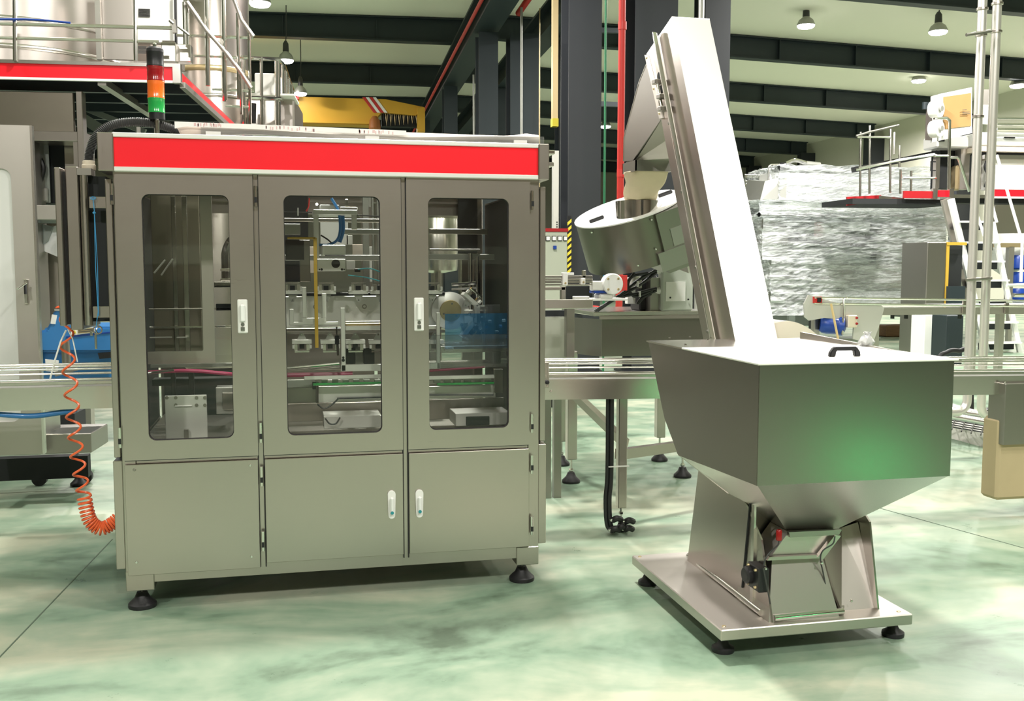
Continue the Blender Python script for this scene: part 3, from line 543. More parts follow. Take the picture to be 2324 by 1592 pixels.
for (x, y) in ((379,903),(399,903),(446,903),(465,903),(446,920),(465,920),(399,920)): icyl('bolt', x, y, 4.95, .008, .005, 'steeld', wp)
ibox('plate_strip', 396, 921, 436, 924, 4.94, .008, 'paper', par=wp); MB().box(*rect(418,975,428,998,4.93)[:2], 4.92, 4.94, *rect(418,975,428,998,4.93)[2:]).ob('latch', M['steeld'], wp)
ibox('guide_block', 490, 880, 530, 940, 5.3, .1, 'alud'); ibox('dark_band', 330, 860, 530, 875, 5.4, .1, 'void')
for k in range(10): ibox('grille_bar', 505+k*2.4, 892, 506.3+k*2.4, 930, 5.28, .01, 'steeld')
# shared back structure of the middle and right bay
ibox('beam', 640, 496, 870, 504, 5.6, .04, 'steeld'); ibox('beam', 640, 579, 868, 592, 5.7, .04, 'alud'); ibox('beam', 975, 577, 1160, 590, 5.5, .04, 'alud'); ibox('beam', 975, 520, 1160, 532, 5.7, .04, 'steeld'); ibox('beam', 975, 565, 1090, 570, 5.5, .03, 'steeld')
ibox('beam', 780, 520, 868, 532, 5.65, .03, 'alud')
# middle bay, upper head
hd_ = ibox('head_frame', 711, 476, 811, 488, 5.25, .25, 'alu', .003)
ibox('head_side', 712, 488, 724, 600, 5.25, .02, 'alu', par=hd_); ibox('head_side', 798, 488, 810, 522, 5.25, .02, 'alu', par=hd_)
ibox('head_top', 726, 465, 770, 476, 5.3, .12, 'alud', par=hd_); ibox('head_clamp', 772, 470, 810, 476, 5.28, .15, 'steeld', par=hd_); ibox('head_post', 783, 452, 790, 468, 5.35, .03, 'steelb', par=hd_)
gb = ibox('gearbox', 731, 556, 785, 580, 5.2, .2, 'alu', .004); ibox('gearbox_slot', 738, 579, 784, 581.5, 5.195, .01, 'blk', par=gb)
bp_ = ibox('bored_plate', 720, 588, 784, 616, 5.18, .03, 'alu', .002); icyl('bore', 762, 599, 5.18, .022, .002, 'blk', bp_)
for (x, r) in ((725,.004),(730,.006),(776,.006),(781,.004)): icyl('hole', x, 612, 5.18, r, .002, 'blk', bp_)
icyl('status_light', 719, 464, 5.3, .006, .01, 'lit', hd_)
itube('blue_hose', [(752,450),(768,480),(772,520),(765,545),(745,556),(722,556)], 5.3, .007, 'blue'); itube('blue_hose', [(775,470),(778,520),(770,550)], 5.35, .012, 'blue'); itube('black_cable', [(728,534),(745,545),(756,556)], 5.3, .004, 'blk')
itube('black_cable', [(640,482),(740,484),(865,492)], 5.5, .003, 'blk'); itube('red_cable', [(702,450),(700,470),(695,480)], 5.4, .004, 'redp'); itube('green_cable', [(812,612),(840,610),(868,620)], 5.2, .003, 'teal'); itube('green_cable', [(790,625),(830,630),(868,640)], 5.2, .003, 'teal')
ibox('sensor', 805, 610, 818, 618, 5.2, .03, 'blk')
am = ibox('amber_guard', 713, 540, 721, 790, 4.92, .004, 'amb', .001, 'amber plastic strip'); ibox('amber_guard_top', 652, 538, 716, 543, 4.92, .05, 'amb', par=am)
ibox('motor_block', 645, 508, 682, 533, 5.3, .12, 'alud'); ibox('motor', 648, 545, 690, 590, 5.35, .15, 'blk'); ibox('motor_foot', 680, 545, 704, 640, 5.55, .05, 'steeld'); itube('sight_rod', [(676,472),(676,490)], 5.3, .003, 'paper')
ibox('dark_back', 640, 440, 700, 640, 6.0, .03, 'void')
for (x0, x1) in ((824,838),(845,848),(856,858)): ibox('upright', x0, 445, x1, 660, 5.8, .03, 'alud')
for (x0,y0,x1,y1,mt) in ((724,470,812,476,'paper'),(727,500,790,556,'whitep'),(786,534,800,556,'paper'),(800,555,824,580,'pinkp'),(838,560,846,640,'paper'),(826,445,842,470,'alud'),(700,560,716,620,'pinkp'),(786,592,806,612,'paper')): ibox('rear_sheet', x0, y0, x1, y1, 5.95, .02, mt)  # pale sheets added to brighten the background seen through the middle window
# gripper chain: top and bottom runs over a long plate
bk = ibox('drive_plate', 640, 672, 1030, 742, 5.25, .03, 'alu', .003)
ibox('chain_rail', 640, 664, 1010, 671, 5.2, .05, 'blk', par=bk); ibox('chain_rail', 640, 752, 1010, 758, 5.2, .05, 'steeld', par=bk)
for (x, y) in ((716,697),(827,696)): icyl('bushing', x, y, 5.25, .012, .003, 'steeld', bk); icyl('bushing', x, y, 5.25, .007, .005, 'alu', bk)
c = at_y(1022, 706, 5.22); dr = MB().lathe([(.10,0),(.10,.03),(.094,.034)], (c.x,5.25,c.z), 40, (0,-1,0)).ob('end_wheel', M['alu'], mc, smooth=True)
MB().lathe([(.058,0),(.056,.012)], (c.x,5.214,c.z), 32, (0,-1,0)).ob('wheel_hub', M['gold'], dr, smooth=True)
for k in range(3): MB().lathe([(.006,0),(.005,.004)], (c.x+.04*math.cos(2.1*k+1.4),5.202,c.z+.04*math.sin(2.1*k+1.4)), 10, (0,-1,0)).ob('bolt', M['steeld'], dr)
def gripper(px, py, up, ang=0.0, num=True):
    q = at_y(px, py, 5.12); ca, sa = math.cos(ang), math.sin(ang)
    def B(m, u0, u1, w0, w1, y0, y1):
        P_ = lambda u, w_, y: (q.x+u*ca-w_*sa, y, q.z+u*sa+w_*ca)
        return m.hexa([P_(u0,w0,y0),P_(u1,w0,y0),P_(u1,w0,y1),P_(u0,w0,y1)], [P_(u0,w1,y0),P_(u1,w1,y0),P_(u1,w1,y1),P_(u0,w1,y1)])
    m = MB(); B(m, -.048, .048, -.008, .010, 5.08, 5.16)
    g = m.ob('gripper', M['alu'], mc)
    for sx in (-1, 1):
        m = MB(); B(m, sx*.03-.008, sx*.03+.008, .010*up, .040*up, 5.08, 5.12); m.ob('jaw', M['steelb'], g)
        m = MB(); B(m, sx*.042-.005, sx*.042+.005, .012*up, .030*up, 5.06, 5.09); m.ob('pad', M['white'], g)
    m = MB(); B(m, -.012, .012, .012*up, .034*up, 5.10, 5.15); m.ob('jaw_block', M['blk'], g)
    P_ = lambda u, w_: (q.x+u*ca-w_*sa, q.z+u*sa+w_*ca)
    pts = [P_(-.024,-.012*up), P_(.024,-.012*up), P_(.006,-.048*up), P_(-.006,-.048*up)]
    MB().prism(pts, 'xz', 5.10, 5.106).ob('tag_plate', M['alud'], g)
    c_ = P_(0,-.038*up); MB().lathe([(.004,0),(.004,.003)], (c_[0],5.10,c_[1]), 10, (0,-1,0)).ob('rivet', M['pol'], g)
    m = MB(); B(m, -.036, .036, .044*up, .052*up, 5.09, 5.12); m.ob('pin', M['pol'], g)
for px in (664, 740, 813, 862, 980): gripper(px, 664, 1)
for px in (685, 749, 806, 858, 985): gripper(px, 776, -1)
gripper(1066, 680, 1, -.72); gripper(1060, 748, 1, -2.25+math.pi*.0); gripper(1082, 712, 1, -1.57)
# u shaped bracket, guide frame
ub = ibox('u_bracket', 686, 722, 741, 732, 5.0, .02, 'alu'); ibox('bracket_arm', 686, 652, 696, 722, 5.0, .02, 'alu', par=ub); ibox('bracket_arm', 731, 666, 741, 722, 5.0, .02, 'alu', par=ub)
ibox('bracket_foot', 657, 702, 667, 732, 5.0, .02, 'alu', par=ub); ibox('bracket_rail', 657, 731, 768, 738, 5.0, .02, 'alu', par=ub)
lg = ibox('guide_upright', 774, 699, 784, 843, 4.98, .02, 'alu', .002); ibox('guide_foot', 774, 828, 866, 843, 4.98, .02, 'alu', par=lg); ibox('guide_bar', 784, 740, 866, 750, 5.0, .02, 'alu', par=lg); ibox('guide_bar', 784, 729, 866, 733, 5.0, .02, 'steelb', par=lg); ibox('guide_gap', 784, 734, 866, 740, 5.02, .02, 'gold', par=lg)
icyl('slot', 779, 818, 4.98, .008, .002, 'blk', lg); icyl('slot', 779, 812, 4.98, .006, .002, 'blk', lg)
lg2 = ibox('guide_upright', 991, 710, 999, 838, 4.98, .02, 'alu'); ibox('guide_foot', 970, 824, 999, 838, 4.98, .02, 'alu', par=lg2); ibox('guide_bar', 970, 739, 992, 748, 5.0, .02, 'alu', par=lg2)
itube('sensor_rod', [(764,742),(765,770)], 4.97, .004, 'pol'); itube('sensor_body', [(765,762),(765,782)], 4.97, .011, 'blk'); itube('sensor_rod', [(766,782),(768,807)], 4.97, .007, 'pol')
for (x0, x1) in ((786,806),(826,850)): ibox('bottle_carrier', x0, 790, x1, 827, 5.1, .08, 'blk')
ibox('carrier_gap', 806, 786, 826, 827, 5.2, .02, 'alud')
# right bay
a = at_y(1067, 500, 5.35); MB().tube([(a.x,5.35,at_y(1080,575,5.35).z),(a.x,5.35,at_y(1080,800,5.35).z)], .011, 12).ob('guide_rod', M['pol'], mc, smooth=True)
q = at_y(1083, 650, 5.3); MB().tube([(q.x,5.3,q.z+.16),(q.x,5.3,q.z-.25)], .009, 12).ob('guide_rod', M['pol'], mc, smooth=True)
itube('cross_shaft', [(1025,647),(1080,643)], 5.3, .01, 'pol'); itube('cross_shaft', [(1025,657),(1080,654)], 5.3, .007, 'steelb'); ibox('side_strips', 1087, 696, 1095, 748, 5.25, .02, 'alu'); ibox('side_strips', 1054, 704, 1074, 712, 5.2, .02, 'paper'); ibox('side_strips', 1054, 716, 1074, 734, 5.2, .02, 'paper')
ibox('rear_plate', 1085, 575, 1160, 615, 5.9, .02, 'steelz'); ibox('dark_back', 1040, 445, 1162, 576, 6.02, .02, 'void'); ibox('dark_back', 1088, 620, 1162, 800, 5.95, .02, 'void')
ibox('table_plate', 1000, 785, 1160, 800, 5.0, .3, 'steelb'); ibox('table_block', 1010, 790, 1030, 797, 4.98, .05, 'alu')
ibox('clamp_block', 1121, 800, 1137, 826, 5.0, .05, 'blk'); ibox('clamp_base', 1136, 812, 1156, 825, 5.0, .05, 'alud')
itube('clamp_screw', [(1136,815),(1156,815)], 5.0, .005, 'pol')
ibox('drip_tray', 975, 826, 1120, 832, 5.1, .2, 'steeld')
# infeed guides and conveyor inside (seen low in the doors)
for (x0, x1) in ((690,868),(972,1122)): ibox('product_guide', x0, 853, x1, 861, 4.9, .02, 'alu'); ibox('green_rail', x0+20, 869, x1, 874, 4.92, .02, 'lensg'); ibox('conveyor_side', x0-40, 862, x1, 872, 5.05, .03, 'steeld')
for k in range(7): ibox('bottle_cup', 730+k*24, 862, 744+k*24, 871, 4.95, .04, 'grey')
for k in range(6): ibox('bottle_cup', 985+k*23, 858, 1000+k*23, 871, 4.95, .04, 'grey')
ibox('side_plate', 648, 862, 715, 880, 5.0, .02, 'alud'); ibox('side_plate', 720, 876, 866, 912, 5.0, .02, 'alu'); ibox('side_plate', 650, 880, 720, 915, 5.05, .02, 'steeld'); ibox('side_plate', 972, 876, 1125, 905, 5.0, .02, 'alu'); ibox('side_plate', 1122, 838, 1142, 892, 4.96, .02, 'steelb')
itube('steel_rod', [(765,905),(868,902)], 4.98, .004, 'blk'); itube('steel_rod', [(972,897),(1120,897)], 4.98, .004, 'blk')
ibox('wide_plate', 645, 915, 868, 955, 5.25, .02, 'satin'); ibox('wide_plate', 970, 906, 1158, 950, 5.25, .02, 'satin')
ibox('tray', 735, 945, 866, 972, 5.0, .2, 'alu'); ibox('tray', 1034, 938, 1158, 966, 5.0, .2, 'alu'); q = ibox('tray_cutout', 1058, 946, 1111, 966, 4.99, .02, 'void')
itube('sensor_rod', [(720,868),(720,915)], 4.95, .008, 'pol'); ibox('sensor', 709, 868, 722, 884, 4.95, .03, 'rub'); itube('black_cable', [(720,918),(735,928),(752,920),(768,905)], 4.95, .004, 'blk'); itube('black_cable', [(738,950),(748,962),(762,962),(772,948)], 4.97, .004, 'hose')
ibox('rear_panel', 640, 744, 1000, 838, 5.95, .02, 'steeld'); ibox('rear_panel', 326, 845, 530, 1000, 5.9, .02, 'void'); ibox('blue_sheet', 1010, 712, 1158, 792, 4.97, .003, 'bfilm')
for k in range(9): ibox('blue_part', 1085+8*k, 716+(k*37)%50, 1092+8*k, 722+(k*37)%50, 5.1, .02, 'paper' if k % 2 else 'blue')
ibox('clear_guard', 975, 760, 1150, 835, 4.93, .003, 'acryl'); ibox('clear_guard', 1075, 692, 1135, 790, 5.05, .003, 'acryl')
# ================================================================ CONVEYORS
def conveyor(label, xa, xb, ya, yb_, za, zb, brackets, legs, group=None, matside='steelb'):
    # side plate on the camera side, far side plate, slat belt, guide rails on brackets
    A, B = Vector((xa, ya, za)), Vector((xb, yb_, zb)); d = (B-A).normalized(); n = Vector((-d.y, d.x, 0))*1.0
    r = thing('conveyor', label, 'conveyor', ((xa+xb)/2, (ya+yb_)/2, 0))
    up = Vector((0,0,1)); H_ = .115; Wd = .19
    for k in (0, 1):
        o = n*(Wd*k); MB().beam(A+o-up*H_/2, B+o-up*H_/2, .012, H_).ob('side_plate', M[matside] if k == 0 else M['steeld'], r, bev=.002)
    MB().beam(A+n*Wd/2+up*.004, B+n*Wd/2+up*.004, Wd-.03, .014).ob('belt', M['white'], r, label='white slat belt')
    MB().beam(A+n*.02+up*.018, B+n*.02+up*.018, .02, .014).ob('belt_guide', M['steelb'], r); MB().beam(A+n*.165+up*.018, B+n*.165+up*.018, .02, .014).ob('belt_guide', M['steelb'], r)
    for (o, h, rr_) in ((.0, .036, .006), (.0, .090, .006), (.0, .104, .006), (.17, .050, .006), (.17, .100, .006)):
        MB().tube([A+n*o+up*h, B+n*o+up*h], rr_, 10).ob('guide_rail', M['pol'], r, smooth=True)
    for x in brackets:
        t = (x-xa)/(xb-xa); c = A+(B-A)*t
        k = MB().box(c.x-.014, c.x+.014, c.y-.022, c.y-.010, c.z-.045, c.z+.10, .003).ob('rail_bracket', M['steelb'], r)
        MB().lathe([(.012,0),(.012,.018),(.008,.02)], (c.x, c.y-.018, c.z-.012), 14, (0,-1,0)).ob('knob', M['rub'], k, smooth=True)
        MB().lathe([(.005,0),(.004,.003)], (c.x, c.y-.022, c.z-.035), 10, (0,-1,0)).ob('bolt', M['pol'], k)
    for (x, w, both) in legs:
        t = (x-xa)/(xb-xa); c = A+(B-A)*t
        for o in ((.03, .17) if both else (.10,)):
            q = c+n*o; g = MB().box(q.x-w/2, q.x+w/2, q.y-w/2, q.y+w/2, .14, q.z-.10, .003).ob('leg', M['steelz'], r)
            f = MB().lathe([(.042,0),(.044,.008),(.042,.018),(.022,.03),(.016,.05)], (q.x,q.y,0), 20).ob('levelling_foot', M['rub'], r, smooth=True)
            MB().cyl((q.x,q.y,.045), (q.x,q.y,.15), .008, n=8).ob('spindle', M['pol'], f)
            MB().cyl((q.x,q.y,.058), (q.x,q.y,.07), .017, n=6).ob('nut', M['pol'], f)
            MB().cyl((q.x,q.y,.10), (q.x,q.y,.112), .015, n=6).ob('nut', M['pol'], f)
    return r
cv = conveyor('steel conveyor leaving the left side of the machine, under the orange coil hose', -3.2, -.80, 5.34, 5.40, .948, .940, [-.845], [(-1.9, .045, True)])
q = at_y(1290, 862, 5.34); q2 = at_y(2320, 862, 5.22)
cv2 = conveyor('steel conveyor between the machine and the hopper, running off right', 1.21, q2.x+.6, 5.40, 5.24, .918, .872, [1.40, 3.15], [(1.875, .052, False), (4.9, .05, True)])
q = at_y(1252, 889, 5.37); MB().lathe([(.008,0),(.006,.004)], (q.x, 5.385, q.z), 12, (0,-1,0)).ob('bolt', M['pol'], cv2)
for (x, y) in ((2283,870),(2283,894)): q = at_y(x, y, 5.22); MB().lathe([(.009,0),(.006,.005)], (q.x, 5.226, q.z), 12, (0,-1,0)).ob('bolt', M['pol'], cv2)
MB().box(*[at_y(x, 900, 5.2).x for x in (2284, 2500)], 5.21, 5.36, .46, .84, .004).ob('drive_housing', M['steeld'], cv2)
MB().box(*[at_y(x, 1000, 5.25).x for x in (2264, 2500)], 5.24, 5.40, .11, .62, .02).ob('drive_cover', M['tan'], cv2, label='tan coloured lower drive cover')
# drooping blue hose bundle under the left conveyor
tag(MB().tube(smooth_path([at_y(-60,936,5.42), at_y(60,945,5.42), at_y(130,938,5.42), at_y(175,930,5.42)], 8), .014, 10).ob('blue_hose', M['blue'], smooth=True), 'blue hose sagging under the left conveyor', 'hose')
# cable conduit strapped to the conveyor leg
x, y = 1.838, 5.43
r = thing('cable_bundle', 'thick black cable bundle tied down the conveyor leg', 'cable', (x-.03, 5.42, 0))
for dx, dy in ((0,0),(-.018,.012),(.004,.03)): MB().tube(smooth_path([(x-.035+dx,y+dy,.80),(x-.035+dx,y+dy,.35),(x-.045+dx,y+dy,.2),(x-.035+dx,y+dy,.05),(x-.01+dx,y+dy-.02,.015)], 5), .014, 8).ob('cable', M['blk'], r, smooth=True)
MB().box(x-.06, x+.065, y-.03, y-.022, .395, .401).ob('cable_tie', M['paper'], r, label='white cable tie')
for k, (dx, dz) in enumerate(((-.03,.03),(.01,.04),(.05,.03),(-.02,.09),(.055,.075))):
    MB().tube(smooth_path([(x+dx-.02,y-.05,dz),(x+dx,y-.07,dz+.015),(x+dx+.03,y-.05,dz)], 5), .018, 8).ob('plug', M['rub'], r, smooth=True)
    MB().cyl((x+dx-.024,y-.055,dz), (x+dx-.030,y-.055,dz+.012), .012, n=8).ob('plug_ring', M['pol'], r)
# orange coil hose
ax = smooth_path([at_y(147,695,4.9), at_y(150,740,4.9), at_y(153,800,4.9), at_y(160,870,4.9), at_y(166,950,4.9), at_y(173,1020,4.9), at_y(182,1080,4.9), at_y(190,1120,4.9), at_y(196,1155,4.9), at_y(206,1185,4.9), at_y(228,1200,4.91), at_y(250,1192,4.92), at_y(268,1178,4.93)], 60)
N = len(ax); ph = 0; pts = []
for i, p in enumerate(ax):
    t = i/(N-1); d = (ax[min(i+1,N-1)]-ax[max(i-1,0)]); st_ = d.length/2; d.normalize()
    y_ = 796  # coil pitch shrinks where the coils pile up at the bottom
    pitch = .118*(1-t)**1.0+.020 if t < .60 else .0125+.055*max(0, .78-t)
    pitch = max(.0125, pitch)
    ph += 2*math.pi*st_/pitch
    a = d.cross(Vector((0,1,0))).normalized(); b = d.cross(a); R = .029 if t > .1 else .024
    pts.append(p+a*math.cos(ph)*R+b*math.sin(ph)*R)
ps = []
for i in range(len(pts)-1):
    k = max(1, int((pts[i+1]-pts[i]).length/.006))
    for j in range(k): ps.append(pts[i].lerp(pts[i+1], j/k))
tag(MB().tube(pts, .0056, 6).ob('coil_hose', M['orange'], smooth=True), 'orange coiled air hose hanging at the machine left side', 'hose')
# ================================================================ HOPPER WITH INCLINED CONVEYOR
he = thing('hopper_elevator', 'stainless cap hopper with steep inclined conveyor on a square base plate', 'elevator', (2.05, 4.05, 0))
px0, px1, py0, py1 = 1.625, 2.470, 3.52, 4.56
bp = MB().box(px0, px1, py0, py1, .085, .13, .004).ob('base_plate', M['satin'], he)
for (x, y) in ((px0+.03,py0+.04),(px1-.04,py0+.04),(px0+.03,py1-.03),(px1-.04,py1-.03)): MB().lathe([(.009,0),(.007,.003)], (x,y,.13), 12).ob('bolt', M['gold'], bp)
for (x, y) in ((1.685,3.63),(2.455,3.63),(1.685,4.50),(2.42,4.50)): foot(he, x, y, .046, .09, h=.05)
# pedestal
fy = 3.56
MB().prism([(3.555,.13),(4.42,.13),(4.30,.62),(3.95,.66),(3.66,.44)], 'yz', 1.858, 1.866).ob('side_panel', M['steelz'], he)
MB().prism([(3.60,.13),(4.42,.13),(4.30,.62),(3.95,.66),(3.68,.48)], 'yz', 2.36, 2.368).ob('side_panel', M['steelz'], he)
MB().prism([(3.75,.60),(3.758,.60),(3.82,.19),(3.812,.19)], 'yz', 1.852, 1.859).ob('panel_joint', M['void'], he)
MB().box(1.85, 1.859, 3.71, 3.735, .16, .62).ob('edge_strip', M['steelb'], he)
pl, pr = at_y(1745,1400,fy), at_y(1905,1384,fy); tl, tr = at_y(1752,1272,fy+.07), at_y(1866,1268,fy+.07)
MB().hexa([(pl.x,fy,.13),(pr.x,fy,.13),(pr.x,fy+.3,.13),(pl.x,fy+.3,.13)], [(tl.x,fy+.07,tl.z),(tr.x,fy+.07,tl.z),(tr.x,fy+.3,tl.z),(tl.x,fy+.3,tl.z)]).ob('front_panel', M['satin'], he)
sl_, sr = at_y(1906,1386,fy+.06), at_y(1992,1368,fy+.06); ul, ur, vl = at_y(1905,1200,fy+.2), at_y(1947,1186,fy+.2), at_y(1866,1268,fy+.08)
MB().solid([(sl_.x,fy+.06,.13),(sr.x,fy+.06,.13),tuple(ur),tuple(ul)], -.02).ob('right_panel', M['satin'], he)
MB().solid([tuple(at_y(1905,1386,fy+.055)), tuple(ul-Vector((0,.003,0))), tuple(vl), tuple(at_y(1882,1330,fy+.055))], .01).ob('gusset', M['satin'], he)
for (x, y) in ((1737,1291),(1749,1373),(1864,1278),(1880,1362),(1931,1364)): c = at_y(x, y, fy+.03); MB().lathe([(.006,0),(.006,.006),(.004,.008)], (c.x, c.y, c.z), 10, (0,-1,0)).ob('screw', M['pol'], he)
# discharge box under the funnel
q = [at_y(*p, fy+.06) for p in ((1744,1272),(1862,1268),(1903,1206),(1790,1208))]
MB().box(1.875, 2.35, 3.80, 4.30, .13, .52).ob('inner_casing', M['steeld'], he)
MB().solid([tuple(p) for p in q], -.16).ob('discharge_box', M['satin'], he)
q = [at_y(*p, fy+.055) for p in ((1788,1218),(1898,1212),(1905,1200),(1785,1206))]; MB().solid([tuple(p) for p in q], .02).ob('flange_strip', M['steeld'], he)
q = [at_y(*p, fy+.055) for p in ((1736,1270),(1850,1264),(1858,1257),(1742,1262))]; MB().solid([tuple(p) for p in q], .02).ob('flange_strip', M['steelz'], he)
q = [at_y(*p, fy+.05) for p in ((1850,1262),(1862,1268),(1903,1214),(1890,1212))]; MB().solid([tuple(p) for p in q], .02).ob('flange_strip', M['steelz'], he)
c = at_y(1768,1215,fy+.03); sn = MB().lathe([(.010,-.022),(.012,-.02),(.012,.018),(.009,.022)], tuple(c), 12).ob('red_sensor', plain('red_sensor_body', (.30,.01,.01), .25), he, smooth=True, label='red sensor')
MB().tube(smooth_path([c+Vector((0,0,-.02)), at_y(1765,1238,fy+.03), at_y(1750,1252,fy+.02), at_y(1738,1268,fy+.02), at_y(1733,1284,fy+.02)], 5), .0032, 6).ob('cable', M['hose'], he, smooth=True)
MB().tube(smooth_path([at_y(1895,1218,fy+.03), at_y(1890,1235,fy+.03), at_y(1868,1250,fy+.03), at_y(1862,1270,fy+.03), at_y(1868,1300,fy+.04), at_y(1880,1358,fy+.04), at_y(1893,1374,fy+.04)], 6), .0032, 6).ob('cable', M['hose'], he, smooth=True)
MB().tube([at_y(1733,1290,fy+.01), at_y(1748,1372,fy+.005)], .003, 6).ob('cable', M['hose'], he)
# black bearing unit on the left panel
bq = at_x(1712,1305,1.83); b_ = MB().box(1.812, 1.858, bq.y-.075, bq.y+.03, bq.z-.052, bq.z+.048, .004).ob('bearing_block', M['blk'], he)
MB().lathe([(.036,0),(.036,.02),(.028,.028)], (1.815, bq.y+.005, bq.z), 20, (-1,0,0)).ob('bearing_cap', M['rub'], b_, smooth=True)
for dy, dz in ((-.05,.035),(-.05,-.035),(.015,.038),(.015,-.038)): MB().lathe([(.007,0),(.005,.008)], (1.812, bq.y+dy, bq.z+dz), 8, (-1,0,0)).ob('bolt', M['gold'], b_)
# round bars framing the pedestal on the plate
A, B = at_z(1563,1262,.145), at_z(1728,1392,.145); MB().tube([A, B], .014, 14).ob('edge_bar', M['pol'], he, smooth=True)
A, B = at_z(1748,1398,.145)+Vector((0,-.03,0)), at_z(1904,1382,.145)+Vector((0,-.03,0)); MB().tube([A, B], .014, 14).ob('edge_bar', M['pol'], he, smooth=True)
A, B = at_z(1566,1258,.145), at_z(1600,1256,.145); MB().tube([A, B+Vector((.1,0,0))], .013, 14).ob('edge_bar', M['pol'], he, smooth=True)
A, B = at_z(1580,1268,.135), at_z(1735,1385,.135); m = MB()
for k in range(14): p = A.lerp(B, (k+.5)/14)+Vector((.02,.01,0)); m.box(p.x-.016, p.x+.016, p.y-.026, p.y+.026, .13, .136+.004*(k % 3))
m.ob('silicone_bead', M['tan'], he)
# hopper bin
bx0, bx1, by0, by1, zt, zb_ = 1.660, 2.462, 3.31, 4.46, 1.193, .748
th = .006
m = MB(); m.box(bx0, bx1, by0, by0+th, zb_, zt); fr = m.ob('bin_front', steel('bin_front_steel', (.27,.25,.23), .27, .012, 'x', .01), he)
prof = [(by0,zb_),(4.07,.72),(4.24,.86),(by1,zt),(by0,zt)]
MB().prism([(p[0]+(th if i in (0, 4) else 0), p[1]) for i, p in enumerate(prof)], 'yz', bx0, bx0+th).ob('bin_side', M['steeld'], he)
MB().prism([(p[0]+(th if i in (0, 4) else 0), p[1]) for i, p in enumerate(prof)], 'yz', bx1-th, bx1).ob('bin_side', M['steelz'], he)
MB().solid([(bx0+th,4.07,.72),(bx1-th,4.07,.72),(bx1-th,by1,zt),(bx0+th,by1,zt)], -.005).ob('bin_back', M['steelz'], he)
# funnel
ox0, ox1 = at_y(1786,1205,3.66).x, at_y(1904,1200,3.66).x; oz = at_y(1845,1203,3.66).z; oy0, oy1 = 3.66, 3.92
T = [(bx0+.002,by0+.002,zb_+.001),(bx1-.002,by0+.002,zb_+.001),(bx1-.002,4.07,.721),(bx0+.002,4.07,.721)]; O = [(ox0,oy0,oz),(ox1,oy0,oz),(ox1,oy1,oz),(ox0,oy1,oz)]
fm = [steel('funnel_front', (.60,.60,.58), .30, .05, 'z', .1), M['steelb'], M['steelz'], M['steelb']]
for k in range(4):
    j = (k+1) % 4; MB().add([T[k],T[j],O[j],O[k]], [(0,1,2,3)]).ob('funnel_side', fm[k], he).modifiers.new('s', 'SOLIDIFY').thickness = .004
MB().box(ox0, ox1, oy0, oy1, oz-.02, oz+.001).ob('outlet_collar', M['steelz'], he)
# lid: fixed rim, front flap with black grip
MB().box(bx0-.012, bx1+.012, by0-.012, 4.02, zt, zt+.008, .002).ob('lid', plain('satin_white_lid', (.80,.78,.73), .3, .0), he)
rim = MB().box(bx0-.006, bx1+.006, 4.03, by1+.01, zt-.001, zt+.006).ob('rear_sheet', M['steelb'], he)
MB().prism([(by0+.3,zt+.006),(by1+.01,zt+.006),(by1+.01,zt+.035)], 'yz', bx1-.008, bx1+.006).ob('side_flange', M['steeld'], he)
for (x, y) in ((1520,768),(1566,766),(1606,772),(1613,768),(1556,783),(1833,764),(1856,766),(1886,768)):
    c = at_z(x, y, zt+.008); MB().lathe([(.006,0),(.005,.005)], tuple(c), 8).ob('screw', M['pol'], he)
ga, gb_ = at_z(1884,811,zt+.008), at_z(1964,811,zt+.008); gy = ga.y
hz = zt+.008
MB().prism([(ga.x-.0,hz),(ga.x+.024,hz),(ga.x+.028,hz+.024),(gb_.x-.028,hz+.024),(gb_.x-.024,hz),(gb_.x,hz),(gb_.x-.003,hz+.018),(gb_.x-.018,hz+.038),(ga.x+.018,hz+.038),(ga.x+.003,hz+.018)], 'xz', gy, gy+.02).ob('lid_grip', M['blk'], he, bev=.003, label='black plastic lid grip')
# small knotted clear bag on the rim
c = at_z(1968, 775, zt+.03); bg = MB(); bg.lathe([(.004,-.03),(.026,-.02),(.034,0),(.022,.02),(.006,.028),(.012,.04)], tuple(c), 14)
for i, v_ in enumerate(bg.v): bg.v[i] = v_+Vector((random.uniform(-1,1), random.uniform(-1,1), random.uniform(-1,1)))*.006
for k in range(3): bg.tube([c, c+Vector((-.05+.02*k,.0,-.02))], .004, 5)
tag(bg.ob('plastic_bag', M['wrapc'], smooth=True), 'small crumpled clear bag on the right rim of the hopper', 'bag')
# inclined casing
ex0, ex1 = 2.05, 2.268
Dy, Dz = .4515, .8923; n_y, n_z = Dz, -Dy
E0 = (5.2, 2.895); L = 2.75
P_ = lambda s, h: (E0[0]-Dy*s+n_y*h, E0[1]-Dz*s+n_z*h)            # s down the slope, h behind the front face
face = MB().solid([(ex0,*P_(1.902,0)),(ex1,*P_(1.902,0)),(ex1,*P_(0,0)),(ex0,*P_(0,0))], -.004).ob('front_cover', plain('satin_casing_cover', (.54,.525,.505), .34, .6), he, label='bright front cover of the casing')
hp_ = [P_(0,.004), (5.419,2.838), (5.594,2.774), (5.60,2.72), (5.348,2.374), P_(1.0,.36), P_(1.86,.34), P_(1.90,.004)]
MB().prism(hp_, 'yz', ex0+.001, ex0+.006).ob('casing_side', M['steelz'], he); MB().prism(hp_, 'yz', ex1-.006, ex1-.001).ob('casing_side', M['steelz'], he)
MB().solid([(ex0+.006,*P_(1.0,.355)),(ex1-.006,*P_(1.0,.355)),(ex1-.006,*P_(1.86,.335)),(ex0+.006,*P_(1.86,.335))], .004).ob('casing_back', M['steeld'], he)
